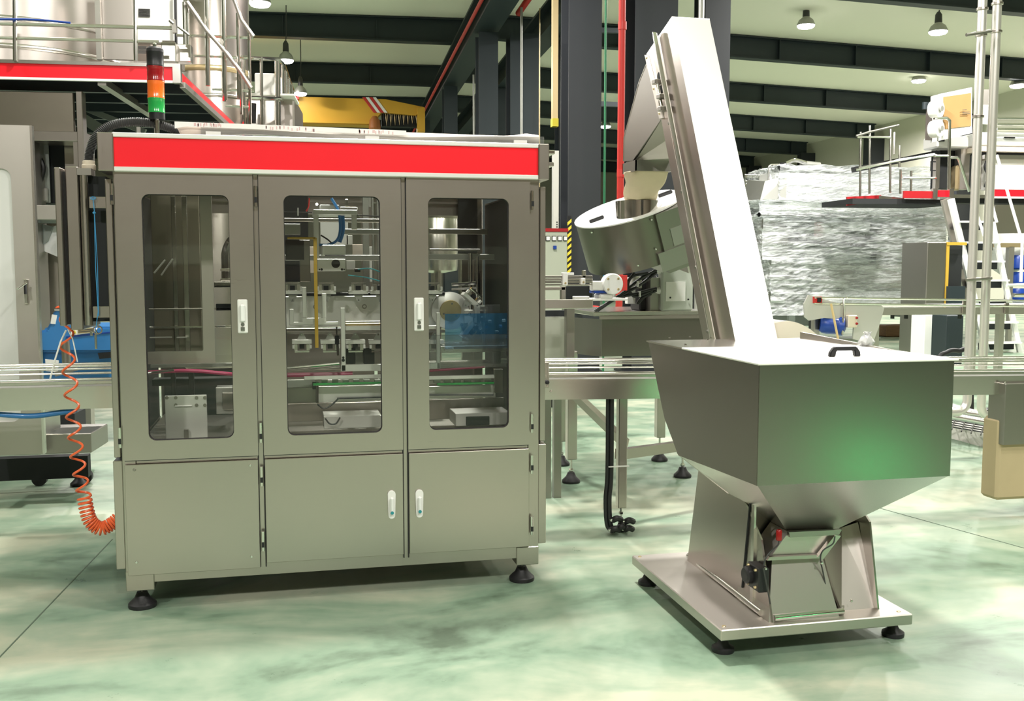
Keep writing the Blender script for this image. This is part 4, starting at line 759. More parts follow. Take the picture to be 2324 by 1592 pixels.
MB().solid([(ex0,*P_(0,0)),(ex1,*P_(0,0)),(ex1,5.594,2.776),(ex0,5.594,2.776)], .004).ob('casing_top', M['steelb'], he)
lo = MB().prism([P_(1.90,.004),P_(1.86,.34),P_(2.72,.33),P_(2.72,.004)], 'yz', ex0+.01, ex1-.01).ob('casing_foot', M['steeld'], he)
# flange strips along the casing side with screws
s1 = MB().solid([(ex0-.012,*P_(-.05,.190)),(ex0-.012,*P_(-.05,.230)),(ex0-.012,*P_(1.86,.215)),(ex0-.012,*P_(1.86,.175))], .012).ob('flange_strip', M['strip'], he)
MB().solid([(ex0-.020,*P_(-.05,.184)),(ex0-.020,*P_(-.05,.192)),(ex0-.020,*P_(1.86,.177)),(ex0-.020,*P_(1.86,.169))], .02).ob('flange_edge', M['pol'], s1)
A, B, Cc, D_ = (5.594,2.774), (5.545,2.755), (5.298,2.372), (5.345,2.374)
s2 = MB().solid([(ex0-.012,*A),(ex0-.012,*B),(ex0-.012,*Cc),(ex0-.012,*D_)], .012).ob('flange_strip', M['strip'], he)
for s in (.16, .62, 1.05, 1.5, 1.86):
    p = P_(s, .205); MB().lathe([(.007,0),(.005,.005)], (ex0-.024, p[0], p[1]), 10, (-1,0,0)).ob('screw', M['gold'], s1)
    if s > .6: p = P_(s-.12, .262); MB().lathe([(.010,0),(.010,.008),(.006,.012)], (ex0, p[0], p[1]), 8, (-1,0,0)).ob('side_bolt', M['steeld'], he)
for t in (.06, .55, .93):
    p = (A[0]+(D_[0]-A[0])*t-.02, A[1]+(D_[1]-A[1])*t); MB().lathe([(.007,0),(.005,.005)], (ex0-.012, p[0], p[1]), 10, (-1,0,0)).ob('screw', M['gold'], s2)
# belt tensioner
tn = MB().tube([at_x(1492,186,ex0-.03), at_x(1503,248,ex0-.03)], .008, 10).ob('tensioner_screw', M['pol'], he, smooth=True)
for (x, y, r_) in ((1490,186,.014),(1501,219,.018),(1503,247,.012)):
    c = at_x(x, y, ex0-.03); MB().box(c.x-.02, c.x+.03, c.y-.028, c.y+.028, c.z-.012, c.z+.012, .003).ob('tensioner_nut', M['steeld'], tn)
for (x, y) in ((1496,173),(1500,203)): c = at_x(x, y, ex0-.002); MB().lathe([(.024,0),(.022,.004)], tuple(c), 16, (-1,0,0)).ob('slot', M['void'], he)
# discharge hood and chute
hood = [(5.60,2.72),(5.72,2.64),(5.985,2.35),(5.99,2.205),(5.82,2.19),(5.348,2.374)]
MB().prism(hood, 'yz', ex0+.002, ex0+.008).ob('hood_side', M['steeld'], he); MB().prism(hood, 'yz', ex1-.008, ex1-.002).ob('hood_side', M['satin'], he)
for k in range(3): a, b = hood[k], hood[k+1]; MB().solid([(ex0,*a),(ex1,*a),(ex1,*b),(ex0,*b)], .004).ob('hood_cover', M['steelb'], he)
MB().hexa([(ex0+.015,5.80,2.19),(ex1+.0,5.60,2.19),(ex1,5.99,2.19),(ex0+.015,5.99,2.19)], [(ex0+.008,5.35,2.374),(ex1-.002,5.35,2.374),(ex1-.002,5.60,2.374),(ex0+.008,5.60,2.374)]).ob('chute_underside', M['satin'], he)
cx0, cx1, cy0, cy1 = ex0-.0, ex1+.02, 5.76, 6.0
m = MB(); m.box(cx0, cx1, cy0, cy0+.008, 2.125, 2.19); m.box(cx0, cx1, cy1-.008, cy1, 2.125, 2.19); m.box(cx0, cx0+.008, cy0, cy1, 2.125, 2.19); m.box(cx1-.008, cx1, cy0, cy1, 2.125, 2.19); kc = m.ob('chute_collar', M['steeld'], he)
# canvas sleeve, gathered
m = MB(); n = 40; rows = 12
def ring(t):
    z = 2.13-.17*t; hw, hd = .125*(1-t)+.095*t, .115*(1-t)+.085*t; cx, cy = (cx0+cx1)/2+.03*t, 5.88+.22*t; out = []
    for k in range(n):
        a = 2*math.pi*k/n; e = 4*(1-t)+2*t; c_, s_ = math.cos(a), math.sin(a)
        rr_ = (abs(c_)**e+abs(s_)**e)**(-1/e); w = 1+.05*math.sin(a*7+t*3)*t+.05*math.sin(a*3+t*9)
        out.append((cx+c_*rr_*hw*w, cy+s_*rr_*hd*w, z))
    return out
for i in range(rows+1): m.v += [Vector(p) for p in ring(i/rows)]
for i in range(rows):
    for k in range(n): a, b = i*n+k, i*n+(k+1) % n; m.f.append((a, b, b+n, a+n))
sv = tag(m.ob('canvas_sleeve', M['canvas'], smooth=True), 'cream canvas sleeve hanging from the discharge chute into the sorter', 'sleeve')
sv.modifiers.new('s', 'SOLIDIFY').thickness = .003
# round dome behind the hopper lid (pale cover)
c = at_y(1800, 775, 4.62); dm = tag(MB().prism([(c.x-.16+.36*i/14, c.z-.03+.135*math.sin(math.pi*(.28+.72*i/14))) for i in range(15)]+[(c.x-.16, c.z-.03)], 'xz', 4.60, 4.78).ob('guard_cover', plain('cream_guard', (.78,.70,.58), .5), he), '', '')
del dm['category']; dm['label'] = 'cream curved guard behind the casing'
# ================================================================ SORTER TABLE
tb = thing('sorter_table', 'heavy stainless stand carrying the tilted cap sorter', 'table', (2.45, 7.1, 0))
fx = [at_y(1362,725,6.62).x, at_y(1600,725,6.62).x]
zt2 = 1.235
MB().box(2.06, 2.95, 6.62, 7.45, zt2-.03, zt2, .004).ob('table_top', M['steelb'], tb)
a, b, z0, z1 = rect(1362, 708, 1600, 724, 6.62); MB().box(a, b, 6.62, 6.64, z0, zt2-.03).ob('apron', M['steel'], tb)
a, b, z0, z1 = rect(1367, 724, 1600, 808, 6.64); MB().box(a, b+.1, 6.65, 6.67, z0, z1).ob('front_panel', steel('table_panel_steel', (.22,.21,.18), .3, .05), tb)
MB().solid([(a-.002,6.65,z0),(a-.002,6.65,z1),(a-.30,7.40,z1),(a-.30,7.40,z0)], .004).ob('side_panel', M['steeld'], tb)
for (x, y) in ((1.955,6.80),(2.055,7.42),(2.868,7.42),(2.81,6.80)):
    MB().box(x-.035, x+.035, y-.035, y+.035, .17 if y < 7 else .19, .95 if x < 2.5 else 1.2, .004).ob('leg', M['steelz'], tb)
    foot(tb, x, y, .066, .2, h=.075)
for (p, q) in (((1.955,6.8),(2.055,7.42)),((2.055,7.42),(2.868,7.42)),((2.868,7.42),(2.81,6.8))): MB().beam((*p,.62), (*q,.62), .05, .055).ob('brace', M['steelz'], tb)
A, B = at_z(1300,905,.64), at_z(1540,930,.62)
MB().box(2.0, 2.9, 6.85, 7.40, .655, .665).ob('shelf', M['satin'], tb)
MB().beam((1.955,6.8,.66), (2.12,6.1,.40), .05, .055).ob('brace', M['steelz'], tb); MB().beam((1.90,5.60,.43), (2.82,6.0,.42), .05, .06).ob('brace', M['steelz'], tb)
# tilted cap sorter
Cn = at_y(1425, 474, 6.30); ta, tbk = math.radians(19.5), math.radians(10)
ea = Vector((math.cos(ta), 0, math.sin(ta))); en = Vector((-math.sin(ta)*math.cos(tbk), -math.sin(tbk), math.cos(ta)*math.cos(tbk))).normalized(); eb = en.cross(ea).normalized(); ea = eb.cross(en)
so_ = thing('cap_sorter', 'tilted round stainless cap sorter drum with flat lid', 'machine', (Cn.x, Cn.y, zt2))
L3 = lambda a, b, c: Cn+ea*a+eb*b+en*c
R_ = .358
def loc_prism(pts, c0, c1): 
    n = len(pts); return MB().add([L3(p[0],p[1],c0) for p in pts]+[L3(p[0],p[1],c1) for p in pts], [tuple(range(n)), tuple(range(n,2*n))[::-1]]+[(i,i+n,(i+1)%n+n,(i+1)%n) for i in range(n)])
circ = lambda R, n=48, t0=0, t1=2*math.pi: [(math.cos(t0+(t1-t0)*i/n)*R, math.sin(t0+(t1-t0)*i/n)*R) for i in range(n)]
loc_prism(circ(R_), -.33, -.004).ob('drum', steel('drum_steel', (.19,.185,.15), .38, .05), so_, smooth=True)
loc_prism(circ(R_+.006), -.004, .004).ob('lid', M['white'], so_, smooth=True)
loc_prism([(.03,-.378),(.46,-.378),(.46,.1),(.03,.1)], -.40, -.008).ob('housing', plain('housing_steel', (.26,.255,.22), .36, 1), so_)
loc_prism([(.10,-.384),(.46,-.384),(.46,-.378),(.10,-.378)], -.24, -.125).ob('cover_plate', plain('cover_steel', (.38,.37,.34), .4, 1), so_)
loc_prism([(-.02,-.388),(.46,-.388),(.46,.05),(-.02,.05)], -.375, -.25).ob('lower_housing', plain('lower_housing_steel', (.32,.31,.28), .36, 1), so_)
loc_prism([(.16,-.36),(.47,-.36),(.47,.0),(.16,.0)], -.45, -.375).ob('lower_bracket', M['satin'], so_)
hg = loc_prism([(.285,-.398),(.40,-.398),(.40,-.388),(.285,-.388)], -.345, -.265).ob('hinge', M['alu'], so_)
for (a, c) in ((.30,-.285),(.30,-.325),(.375,-.285),(.375,-.325),(.335,-.305)): MB().lathe([(.007,0),(.006,.003)], L3(a,-.398,c), 8, tuple(-eb)).ob('screw', M['steeld'], hg)
for (a, c) in ((-.33,-.03),(.0,-.03),(.28,-.17),(-.02,-.22),(.25,-.30),(-.15,-.29)):
    rr_ = -(max(0, R_*R_-a*a))**.5-.012 if a <= .03 else -.392; MB().lathe([(.007,0),(.005,.005)], L3(a,rr_,c), 8, tuple(-eb)).ob('screw', M['pol'], so_)
for (a, b) in ((-.24,-.04),(.27,-.02)): loc_prism([(a-.05,b-.012),(a+.05,b-.012),(a+.05,b+.012),(a-.05,b+.012)], .004, .026).ob('lid_grip', M['blk'], so_, bev=.004)
tc = at_y(1449, 475, 6.14); m = MB(); zt3 = at_y(1447,455,6.05).z
tbo = MB().lathe([(.148,-.15),(.148,.0),(.143,.0),(.143,-.01)], (tc.x, 6.14, zt3), 36).ob('feed_collar', M['pol'], so_, smooth=True)
# pivot and mounting post of the sorter
q = at_y(1490, 650, 6.7); MB().box(q.x-.06, q.x+.22, 6.66, 6.9, zt2, 1.47).ob('mount', M['steeld'], so_)
# white plastic parts and cable box on the table
jb = thing('junction_box', 'pale grey plastic junction box on the sorter table, right of the cables', 'box', (2.75, 6.66, zt2))
a, b, z0, z1 = rect(1502, 596, 1562, 690, 6.62); MB().box(a, b+.04, 6.62, 6.70, zt2, z1, .012).ob('box_body', M['grey'], jb)
a2, b2_, z02, z12 = rect(1512, 640, 1556, 684, 6.61); MB().box(a2, b2_, 6.614, 6.62, z02, z12).ob('type_plate', M['paper'], jb)
for (x, y) in ((1523,602),(1521,676),(1562,680)): c = at_y(x, y, 6.615); MB().lathe([(.007,0),(.006,.004)], tuple(c), 10, (0,-1,0)).ob('screw', M['blk'], jb)
for y in (615, 660): c = at_y(1492, y, 6.62); MB().lathe([(.026,-.035),(.026,-.01),(.018,.02)], (c.x+.02, 6.66, c.z), 12, (-1,0,0)).ob('gland', M['white'], jb, smooth=True)
cb = thing('sorter_cables', 'bundle of black cables looping from junction box down to the conveyor', 'cable', (2.3, 6.5, zt2))
for pts in ([(1490,613),(1450,635),(1420,660),(1392,680),(1368,695),(1350,706)], [(1490,618),(1455,645),(1415,668),(1388,684),(1355,706)], [(1490,655),(1460,662),(1440,668),(1400,676),(1375,692),(1354,704)], [(1470,620),(1435,628),(1425,650),(1435,670),(1450,672),(1480,660)], [(1478,668),(1455,678),(1445,690)], [(1490,660),(1465,672),(1448,690)], [(1440,620),(1428,635),(1420,650),(1428,665),(1440,672)]):
    MB().tube(smooth_path([at_y(p[0], p[1], 6.52) for p in pts], 6), .011 if len(pts) > 4 else .008, 8).ob('cable', M['blk'], cb, smooth=True)
for (x, y) in ((1395,676),(1447,645),(1452,668)): c = at_y(x, y, 6.5); MB().box(c.x-.004, c.x+.004, 6.49, 6.53, c.z-.02, c.z+.02).ob('cable_tie', M['paper'], cb)
# dark gear unit under the sorter, rollers
gd = thing('drive_unit', 'dark gearmotor between the sorter and the junction box', 'motor', (2.5, 6.75, zt2))
a, b, z0, z1 = rect(1452, 625, 1492, 690, 6.75); MB().box(a, b, 6.75, 6.95, zt2, z1, .01).ob('motor_body', M['rub'], gd)
a, b, z0, z1 = rect(1441, 628, 1458, 655, 6.7); MB().box(a, b, 6.7, 6.8, z0, z1, .005).ob('terminal_box', M['steelb'], gd); a, b, z0, z1 = rect(1425, 630, 1442, 690, 6.8); MB().box(a, b, 6.8, 6.86, z0, z1).ob('white_plate', M['paper'], gd)
# cap guide track between sorter and machine
gt = thing('cap_track', 'cap guide track with white end block between sorter and machine', 'track', (1.75, 5.9, 1.30))
Yt = 5.9
def tb_(name, x0, y0, x1, y1, d, mt, b=.002, Y=Yt, par=None):
    a, b_, z0, z1 = rect(x0, y0, x1, y1, Y); return MB().box(a, b_, Y, Y+d, z0, z1, b).ob(name, M[mt], par or gt)
for (y0, y1, mt) in ((626,631,'steeld'),(632,637,'steelb'),(638,643,'pol'),(645,649,'pol')): tb_('track_bar', 1228, y0, 1345, y1, .02, mt)
w = tb_('end_block', 1344, 638, 1385, 660, .06, 'white', .006); c = at_y(1390, 645, Yt)
MB().lathe([(.066,-.02),(.066,.03),(.060,.036)], (c.x, Yt+.02, c.z), 28, (0,-1,0)).ob('end_disc', M['whitep'], w, smooth=True)
for k in range(4): t = .8+k*1.57; MB().lathe([(.008,0),(.007,.006)], (c.x+.046*math.cos(t), Yt-.016, c.z+.046*math.sin(t)), 8, (0,-1,0)).ob('bolt', M['gold'], w)
for (x0, y0, x1, y1) in ((1278,619,1289,648),(1320,632,1329,646)): k = tb_('clamp', x0, y0, x1, y1, .05, 'white', .003, Yt-.02); c = at_y((x0+x1)/2, y1-5, Yt-.022); MB().lathe([(.007,0),(.006,.004)], tuple(c), 8, (0,-1,0)).ob('bolt', M['gold'], k)
tb_('adjust_knob', 1322, 614, 1330, 632, .02, 'pol'); tb_('clamp_bar', 1276, 619, 1303, 625, .02, 'white'); tb_('red_tag', 1412, 625, 1424, 660, .03, 'redp', .002, Yt+.1); tb_('blue_part', 1374, 625, 1390, 633, .05, 'blue', .003, Yt+.08); tb_('blue_part', 1348, 661, 1392, 666, .1, 'bluem'); tb_('white_hub', 1360, 667, 1392, 680, .12, 'white', .01); tb_('white_base', 1345, 678, 1425, 683, .2, 'paper')
fr_ = tb_('frame_beam', 1228, 680, 1346, 701, .06, 'steelb', .003, 5.8); tb_('frame_post', 1274, 650, 1284, 680, .04, 'steel', .002, 6.2); tb_('frame_bar', 1228, 652, 1283, 659, .04, 'steel', .002, 6.2); tb_('dark_cover', 1285, 650, 1344, 680, .05, 'void', 0, 6.3); tb_('small_part', 1305, 673, 1338, 680, .06, 'paper', .003, 5.95)
tb_('under_plate', 1232, 705, 1284, 719, .03, 'dark2', 0, 6.3)
for x in (1286,): tb_('support_leg', x, 700, 1304, 812, .06, 'steeld', .002, 6.1)
a, b, z0, z1 = rect(1236, 720, 1283, 808, 6.3)
sb = thing('steel_box', 'grey steel cabinet behind the conveyor, right beside the machine', 'cabinet', ((a+b)/2, 6.3, 0))
MB().box(a, b, 6.3, 6.7, z0-.2, z1, .004).ob('box_body', M['beige'], sb); MB().box(a+.01, a+.06, 6.35, 6.4, 0, z0-.2).ob('leg', M['steeld'], sb); MB().box(b-.06, b-.01, 6.35, 6.4, 0, z0-.2).ob('leg', M['steeld'], sb)
# control cabinet farther back
a, b, z0, z1 = rect(1236, 526, 1287, 622, 10.5)
kc = thing('control_cabinet', 'grey green control cabinet with four square meters and dark red top', 'cabinet', ((a+b)/2, 10.5, 0))
MB().box(a-.3, b, 10.5, 10.9, .1, z1, .005).ob('cabinet_body', M['beige'], kc); MB().box(a-.3, b+.01, 10.49, 10.9, z1, z1+.035).ob('top_panel', M['redd'], kc, label='dark red top strip'); MB().box(a-.28, b-.02, 10.52, 10.88, 0, .1).ob('plinth', M['blk'], kc)
for x in (1244, 1258, 1271, 1284):
    q = rect(x-5, 536, x+5, 547, 10.48); g = MB().box(q[0], min(q[1], b), 10.485, 10.5, q[2], q[3], .002).ob('meter', M['blk'], kc); MB().box(q[0]+.006, min(q[1], b)-.006, 10.48, 10.485, q[2]+.006, q[3]-.006).ob('meter_face', M['paper'], g)
q = rect(1256, 558, 1263, 566, 10.48); MB().box(q[0], q[1], 10.47, 10.5, q[2], q[3], .003).ob('switch', M['bluem'], kc)
#MB().box(a, b, 8.5, 8.52, z0, z1).ob('hanging_sheet', plain('pale_blue_sheet', (.45,.62,.72), .5)), 'narrow pale blue sheet hanging left of the control cabinet', 'sheet')
# ================================================================ LEFT BACKGROUND: platform, tanks, cabinets
Q = lambda px, py, v: at_y(px, py, v, PLT)
def pb(par, name, x0, y0, x1, y1, v, d, mt, b=.0, lab=None, rot=PLT):
    a, b_, z0, z1 = rect(x0, y0, x1, y1, v, rot); return MB().box(a, b_, v, v+d, z0, z1, b).ob(name, M[mt] if isinstance(mt, str) else mt, par, rot=rot, label=lab)
def pt(par, name, pts, v, r, mt, n=8, rot=PLT, sm=0):
    q = [at_y(p[0], p[1], p[2] if len(p) > 2 else v, rot) for p in pts]
    if sm: q = smooth_path(q, sm)
    return MB().tube(q, r, n).ob(name, M[mt], par, rot=rot, smooth=True)
V = 7.8
a, b = Q(-60,133,V), Q(409,150,V); f1 = Q(409,186,V); dz = Q(0,178,V).z; tz = Q(200,140,V).z; bz = f1.z-.005
mz = thing('work_platform', 'steel work platform with red fascia over the left conveyor', 'platform', (b.x-1.2, V+1.5, bz), rot=PLT)
xr_ = Q(392,150,V).x; xl_ = -5.5
MB().box(xl_, xr_, V, V+.02, bz+.012, tz-.025).ob('front_fascia', M['red'], mz, rot=PLT)
MB().box(xl_, xr_, V-.01, V+.02, bz-.004, bz+.012).ob('fascia_trim', M['paper'], mz, rot=PLT, label='white lower strip'); MB().box(xl_, xr_, V-.01, V+.04, tz-.025, tz).ob('fascia_trim', M['steelb'], mz, rot=PLT)
cx_ = Q(410,150,V).x
MB().box(xr_, cx_, V-.012, V+.05, bz-.004, tz).ob('corner_post', M['steelb'], mz, rot=PLT)
MB().box(cx_-.02, cx_, V+.05, V+3.4, bz+.012, tz-.06).ob('side_fascia', M['red'], mz, rot=PLT)
MB().box(cx_-.02, cx_+.02, V+.05, V+3.4, bz-.03, bz+.012).ob('side_trim', M['steeld'], mz, rot=PLT)
MB().box(xl_, cx_-.02, V+.02, V+3.4, tz-.05, tz-.035).ob('deck', M['steeld'], mz, rot=PLT)
for k in range(6): MB().box(xl_, cx_-.02, V+.5+.5*k, V+.56+.5*k, bz, tz-.05).ob('joist', M['dark'], mz, rot=PLT)
for k in range(3): MB().box(cx_-.6-k*1.0, cx_-.54-k*1.0, V+.02, V+3.4, bz-.03, bz+.02).ob('bearer', M['steeld'], mz, rot=PLT)
# rails of the platform front
r = thing('guard_rail', 'horizontal steel tube rails above the red fascia at top left', 'rail', (-2.5, V, tz), rot=PLT)
pt(r, 'rail_tube', [(-60,52),(398,64)], V-.02, .014, 'steelb'); pt(r, 'rail_tube', [(-60,84),(360,95)], V-.02, .012, 'steelb')
for x in (33, 307): pt(r, 'post', [(x,-60),(x+1,138)], V-.03, .015, 'pol')
MB().beam(Q(393,45,V-.04), Q(397,75,V-.04), .03, .03).ob('end_clamp', M['steeld'], r, rot=PLT); pt(r, 'end_clamp', [(385,46),(394,54)], V-.05, .012, 'steeld')
pt(r, 'post', [(404,60),(430,80)], V-.04, .01, 'steeld')
tag(MB().tube([Q(p[0],p[1],V-.06) for p in ((-60,44),(60,44),(110,47),(160,52))], .008, 8).ob('blue_tube', M['bluem'], rot=PLT, smooth=True), 'blue tube lying along the upper rail at top left', 'tube')
# tanks
def tank(name, label, px, v, R, z0, z1, bands=(), mt='steelz'):
    c = Q(px, 100, v); t = thing(name, label, 'tank', (c.x, v, z0), rot=PLT)
    MB().lathe([(R*.5,z0),(R,z0+.12),(R,z1-.15),(R*.9,z1-.04),(R*.4,z1)], (c.x,v,0), 48).ob('shell', M[mt], t, smooth=True, rot=PLT)
    for (zb, h, bm_) in bands: MB().lathe([(R+.005,zb),(R+.012,zb+.01),(R+.012,zb+h),(R+.005,zb+h+.01)], (c.x,v,0), 48).ob('band', M[bm_], t, smooth=True, rot=PLT)
    return t
t1 = tank('process_tank', 'big stainless vessel behind the upper left rails', 40, 9.6, 1.0, tz, 4.9, ((3.30,.03,'steelb'),(3.52,.03,'steelb')), 'steel')
pb(t1, 'panel', 216, -40, 228, 135, 8.45, .04, 'steelb'); pb(t1, 'panel', 232, -40, 300, 135, 8.5, .04, 'steelz')
t2 = tank('process_tank', 'stainless vessel with a bright band, behind the sloping stair rails', 478, 11.7, .42, 0, 4.9, ((3.66,.05,'gold'),(3.38,.03,'steelb')))
w1 = thing('wall_unit', 'white louvred control unit standing on the left platform', 'cabinet', (-1.6, 8.9, tz), rot=PLT)
pb(w1, 'unit_body', 310, -30, 365, 95, 8.9, .4, 'whitep'); pb(w1, 'unit_side', 365, -30, 396, 92, 8.92, .4, 'white')
for k in range(6): pb(w1, 'louvre', 314, 20+3.2*k, 340, 21.6+3.2*k, 8.89, .01, 'hose')
for k in range(5): pb(w1, 'louvre', 312, 105+3.5*k, 332, 107+3.5*k, 8.6, .01, 'hose')
pb(w1, 'unit_base', 300, 92, 398, 140, 8.95, .4, 'steelz')
pt(w1, 'cable', [(398,-20),(400,118)], 8.85, .012, 'blk')
pb(w1, 'outlet_box', 366, 95, 399, 140, 8.0, .1, 'steelb', .005); pb(w1, 'outlet_box', 400, 100, 433, 140, 8.1, .1, 'steelb', .005)
# stair with sloping rails at the right end of the platform
sr_ = thing('stair_rail', 'sloping stainless stair rails with upright posts, top left', 'rail', (-1.2, 9.2, tz-.7), rot=PLT)
for (x, y0, y1, r_) in ((418,5,135,.017),(425,2,135,.013),(469,-40,195,.019),(507,-40,230,.018),(539,30,225,.014),(545,140,260,.012),(470,70,190,.012),(510,100,228,.012),(565,72,285,.013)): pt(sr_, 'post', [(x,y0),(x+3,y1)], 8.6, r_, 'pol')
for pts in ([(424,4),(468,68),(512,118),(548,165),(570,200)], [(530,-5),(548,45),(575,83)]): pt(sr_, 'handrail', pts, 8.55, .017, 'satin', 10)
pt(sr_, 'cross_rail', [(400,80),(575,86)], 8.7, .012, 'pol'); pt(sr_, 'cross_rail', [(440,127),(576,132)], 8.7, .010, 'pol'); pt(sr_, 'cross_rail', [(482,203),(576,206)], 8.7, .010, 'pol'); pt(sr_, 'cross_rail', [(512,240),(566,243)], 8.7, .010, 'steelb')
# guard frame behind header, with white box and steel body
gf = thing('guard_railing', 'rectangular tube guard frame left of the yellow crane girder', 'rail', (-.6, 10.5, 2.6), rot=PLT)
for (x, y0, y1, v_) in ((553,136,290,10.2),(593,130,292,10.4),(627,134,295,10.6),(633,136,295,10.8),(641,140,295,11.2),(648,160,296,11.8),(655,175,296,12.4),(661,192,296,13),(665,205,296,13.6)): pt(gf, 'post', [(x,y0),(x+1,y1)], v_, .016, 'pol')
for pts in ([(549,130,10.2),(632,134,10.6),(645,148,11.4),(665,205,13.6)], [(549,220,10.2),(634,223,10.6),(648,238,11.6),(666,272,13.6)]): pt(gf, 'top_rail', pts, 10, .018, 'pol')
wb = thing('white_box', 'white box standing behind the guard frame posts', 'box', (-.9, 10.9, 2.9), rot=PLT)
pb(wb, 'box_body', 578, 166, 634, 214, 10.9, .5, 'paper', .01); pb(wb, 'box_edge', 560, 212, 668, 216, 10.85, .6, 'paper')
bd = thing('steel_housing', 'stainless housing under the white box, behind the guard frame', 'housing', (-.8, 11, 2.2), rot=PLT)
pb(bd, 'housing_body', 560, 216, 630, 300, 11.0, .8, 'steelb', .02); pb(bd, 'housing_side', 630, 216, 668, 300, 11.1, 1.2, 'steelz', .02); pt(bd, 'lever', [(575,235),(574,280)], 10.7, .03, 'blk')
# machine body under the platform
mb_ = thing('filling_machine', 'tall brown grey steel machine body under the red platform', 'machine', (-2.4, 8.6, 0), rot=PLT)
sd = 'steeld'
pb(mb_, 'left_wall', -80, 207, 80, 1000, 8.0, .3, sd)
pb(mb_, 'upper_panel', -40, 208, 167, 300, 7.95, .04, steel('brown_steel', (.36,.32,.27), .34, .05, 'z'), .004)
pb(mb_, 'corner_post', 176, 207, 190, 470, 7.92, .1, 'steel', .004); pb(mb_, 'upper_frame', 70, 298, 190, 320, 7.93, .3, 'steel', .003); pb(mb_, 'upper_frame', 168, 300, 190, 460, 7.94, .3, 'steel')
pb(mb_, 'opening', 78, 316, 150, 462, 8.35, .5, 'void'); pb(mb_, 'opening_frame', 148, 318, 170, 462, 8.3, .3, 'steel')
gl_ = pb(mb_, 'inner_pane', 80, 322, 112, 460, 8.3, .01, 'slat'); pb(mb_, 'gauge', 78, 345, 86, 366, 8.28, .01, 'paper'); pb(mb_, 'inner_part', 80, 425, 108, 458, 8.27, .02, 'alud', .01); pt(mb_, 'inner_hose', [(86,352),(98,380),(92,410),(88,440)], 8.25, .02, 'blk', sm=4)
pb(mb_, 'cross_beam', 78, 466, 142, 499, 8.0, .2, 'satin', .004)
pb(mb_, 'lower_panel', 78, 500, 145, 880, 8.4, .2, steel('warm_steel', (.50,.46,.38), .4, .06, 'z'), .004)
cf = pb(mb_, 'chute', 84, 500, 142, 506, 8.1, .15, 'slat'); q = [Q(*p, 8.2) for p in ((84,506),(120,515),(108,548),(84,564))]; MB().solid([tuple(p) for p in q], .05).ob('chute_plate', M['slat'], mb_, rot=PLT)
q = [Q(*p, 8.22) for p in ((120,515),(142,506),(142,588),(90,566))]; MB().solid([tuple(p) for p in q], .05).ob('chute_plate', M['white'], mb_, rot=PLT); pb(mb_, 'black_bar', 134, 530, 142, 612, 8.1, .05, 'blk', .01)
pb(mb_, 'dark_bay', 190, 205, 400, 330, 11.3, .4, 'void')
for (p, q_, w) in (((190,245),(330,300),.05), ((190,270),(270,320),.09), ((215,215),(400,216),.03), ((290,235),(430,236),.03)): MB().beam(Q(*p,9.4), Q(*q_,9.4), w, w).ob('inner_brace', M['slat'], mb_, rot=PLT)
for k in range(2): pb(mb_, 'hanging_bracket', 310+k*40, 288, 318+k*40, 312, 7.4, .02, 'steeld')
pb(mb_, 'base_cabinet', -60, 905, 92, 1035, 6.6, .4, steel('base_steel', (.50,.50,.45), .4, .06), .01); pb(mb_, 'base_cabinet', 92, 985, 207, 1030, 6.7, .4, 'steeld', .005); pb(mb_, 'base_beam', 92, 940, 170, 985, 8.3, .3, 'void'); pb(mb_, 'base_leg', 195, 900, 207, 1022, 8.0, .1, 'satin'); pb(mb_, 'dark_band', -60, 1040, 200, 1090, 7.3, .1, 'void', rot=0)  # the low black band on the floor stands for shade under the conveyor
c = Q(178, 1050, 7.3); foot(mb_, rz(c, PLT).x, rz(c, PLT).y, .06, .45, h=.07)
# open machine door with pale window
od = thing('open_door', 'open steel machine door with large pale window, far left', 'door', (-1.9, 6.1, .45))
a, b, z0, z1 = rect(-90, 283, 84, 1034, 6.1)
a2, b2_, z02, z12 = rect(-80, 382, 36, 960, 6.1)
ca = (b-.0)
MB().framed(a, b, z0, z1, a2, b2_, z02, z12, 6.1, 6.14, .05).ob('door_leaf', M['satin'], od); MB().box(a2-.01, b2_+.01, 6.115, 6.125, z02-.01, z12+.01).ob('window_panel', M['whitep'], od); MB().box(b-.004, b+.008, 6.095, 6.14, z0, z1).ob('door_edge', M['steelb'], od)
hl = rect(52, 634, 62, 690, 6.07); h_ = MB().box(hl[0], hl[1], 6.08, 6.1, hl[2], hl[3], .004).ob('lock_plate', M['steelb'], od); MB().tube([at_y(40,656,6.0), at_y(60,642,6.05)], .006, 8).ob('lever', M['pol'], h_); MB().tube([at_y(57,645,6.05), at_y(58,668,6.04)], .008, 8).ob('lock_body', M['blk'], h_)
# blue floor scrubber
V2 = 7.1
sc_ = thing('floor_scrubber', 'blue ride-on floor scrubber parked behind the left conveyor', 'scrubber', (-1.6, 7.4, 0))
def bs_(name, pts, d0, d1, mt, bev=.02, lab=None):
    q = [at_y(p[0], p[1], V2) for p in pts]; return MB().prism([(p.x, p.z) for p in q], 'xz', V2+d0, V2+d1).ob(name, M[mt], sc_, bev=bev, label=lab)
bs_('body_shell', [(50,762),(105,748),(112,735),(122,705),(132,697),(160,700),(178,742),(262,742),(262,800),(150,800),(96,800),(60,800),(50,778)], 0, .55, 'blue', .015)
bs_('lower_body', [(58,790),(75,800),(90,790),(262,786),(262,900),(60,900)], .05, .5, 'blue', .015)
bs_('top_seam', [(150,764),(262,752),(262,755),(150,767)], -.004, .01, 'bluem', 0); bs_('recess', [(54,782),(72,776),(96,778),(96,830),(60,830)], -.006, .01, 'dark2', 0)
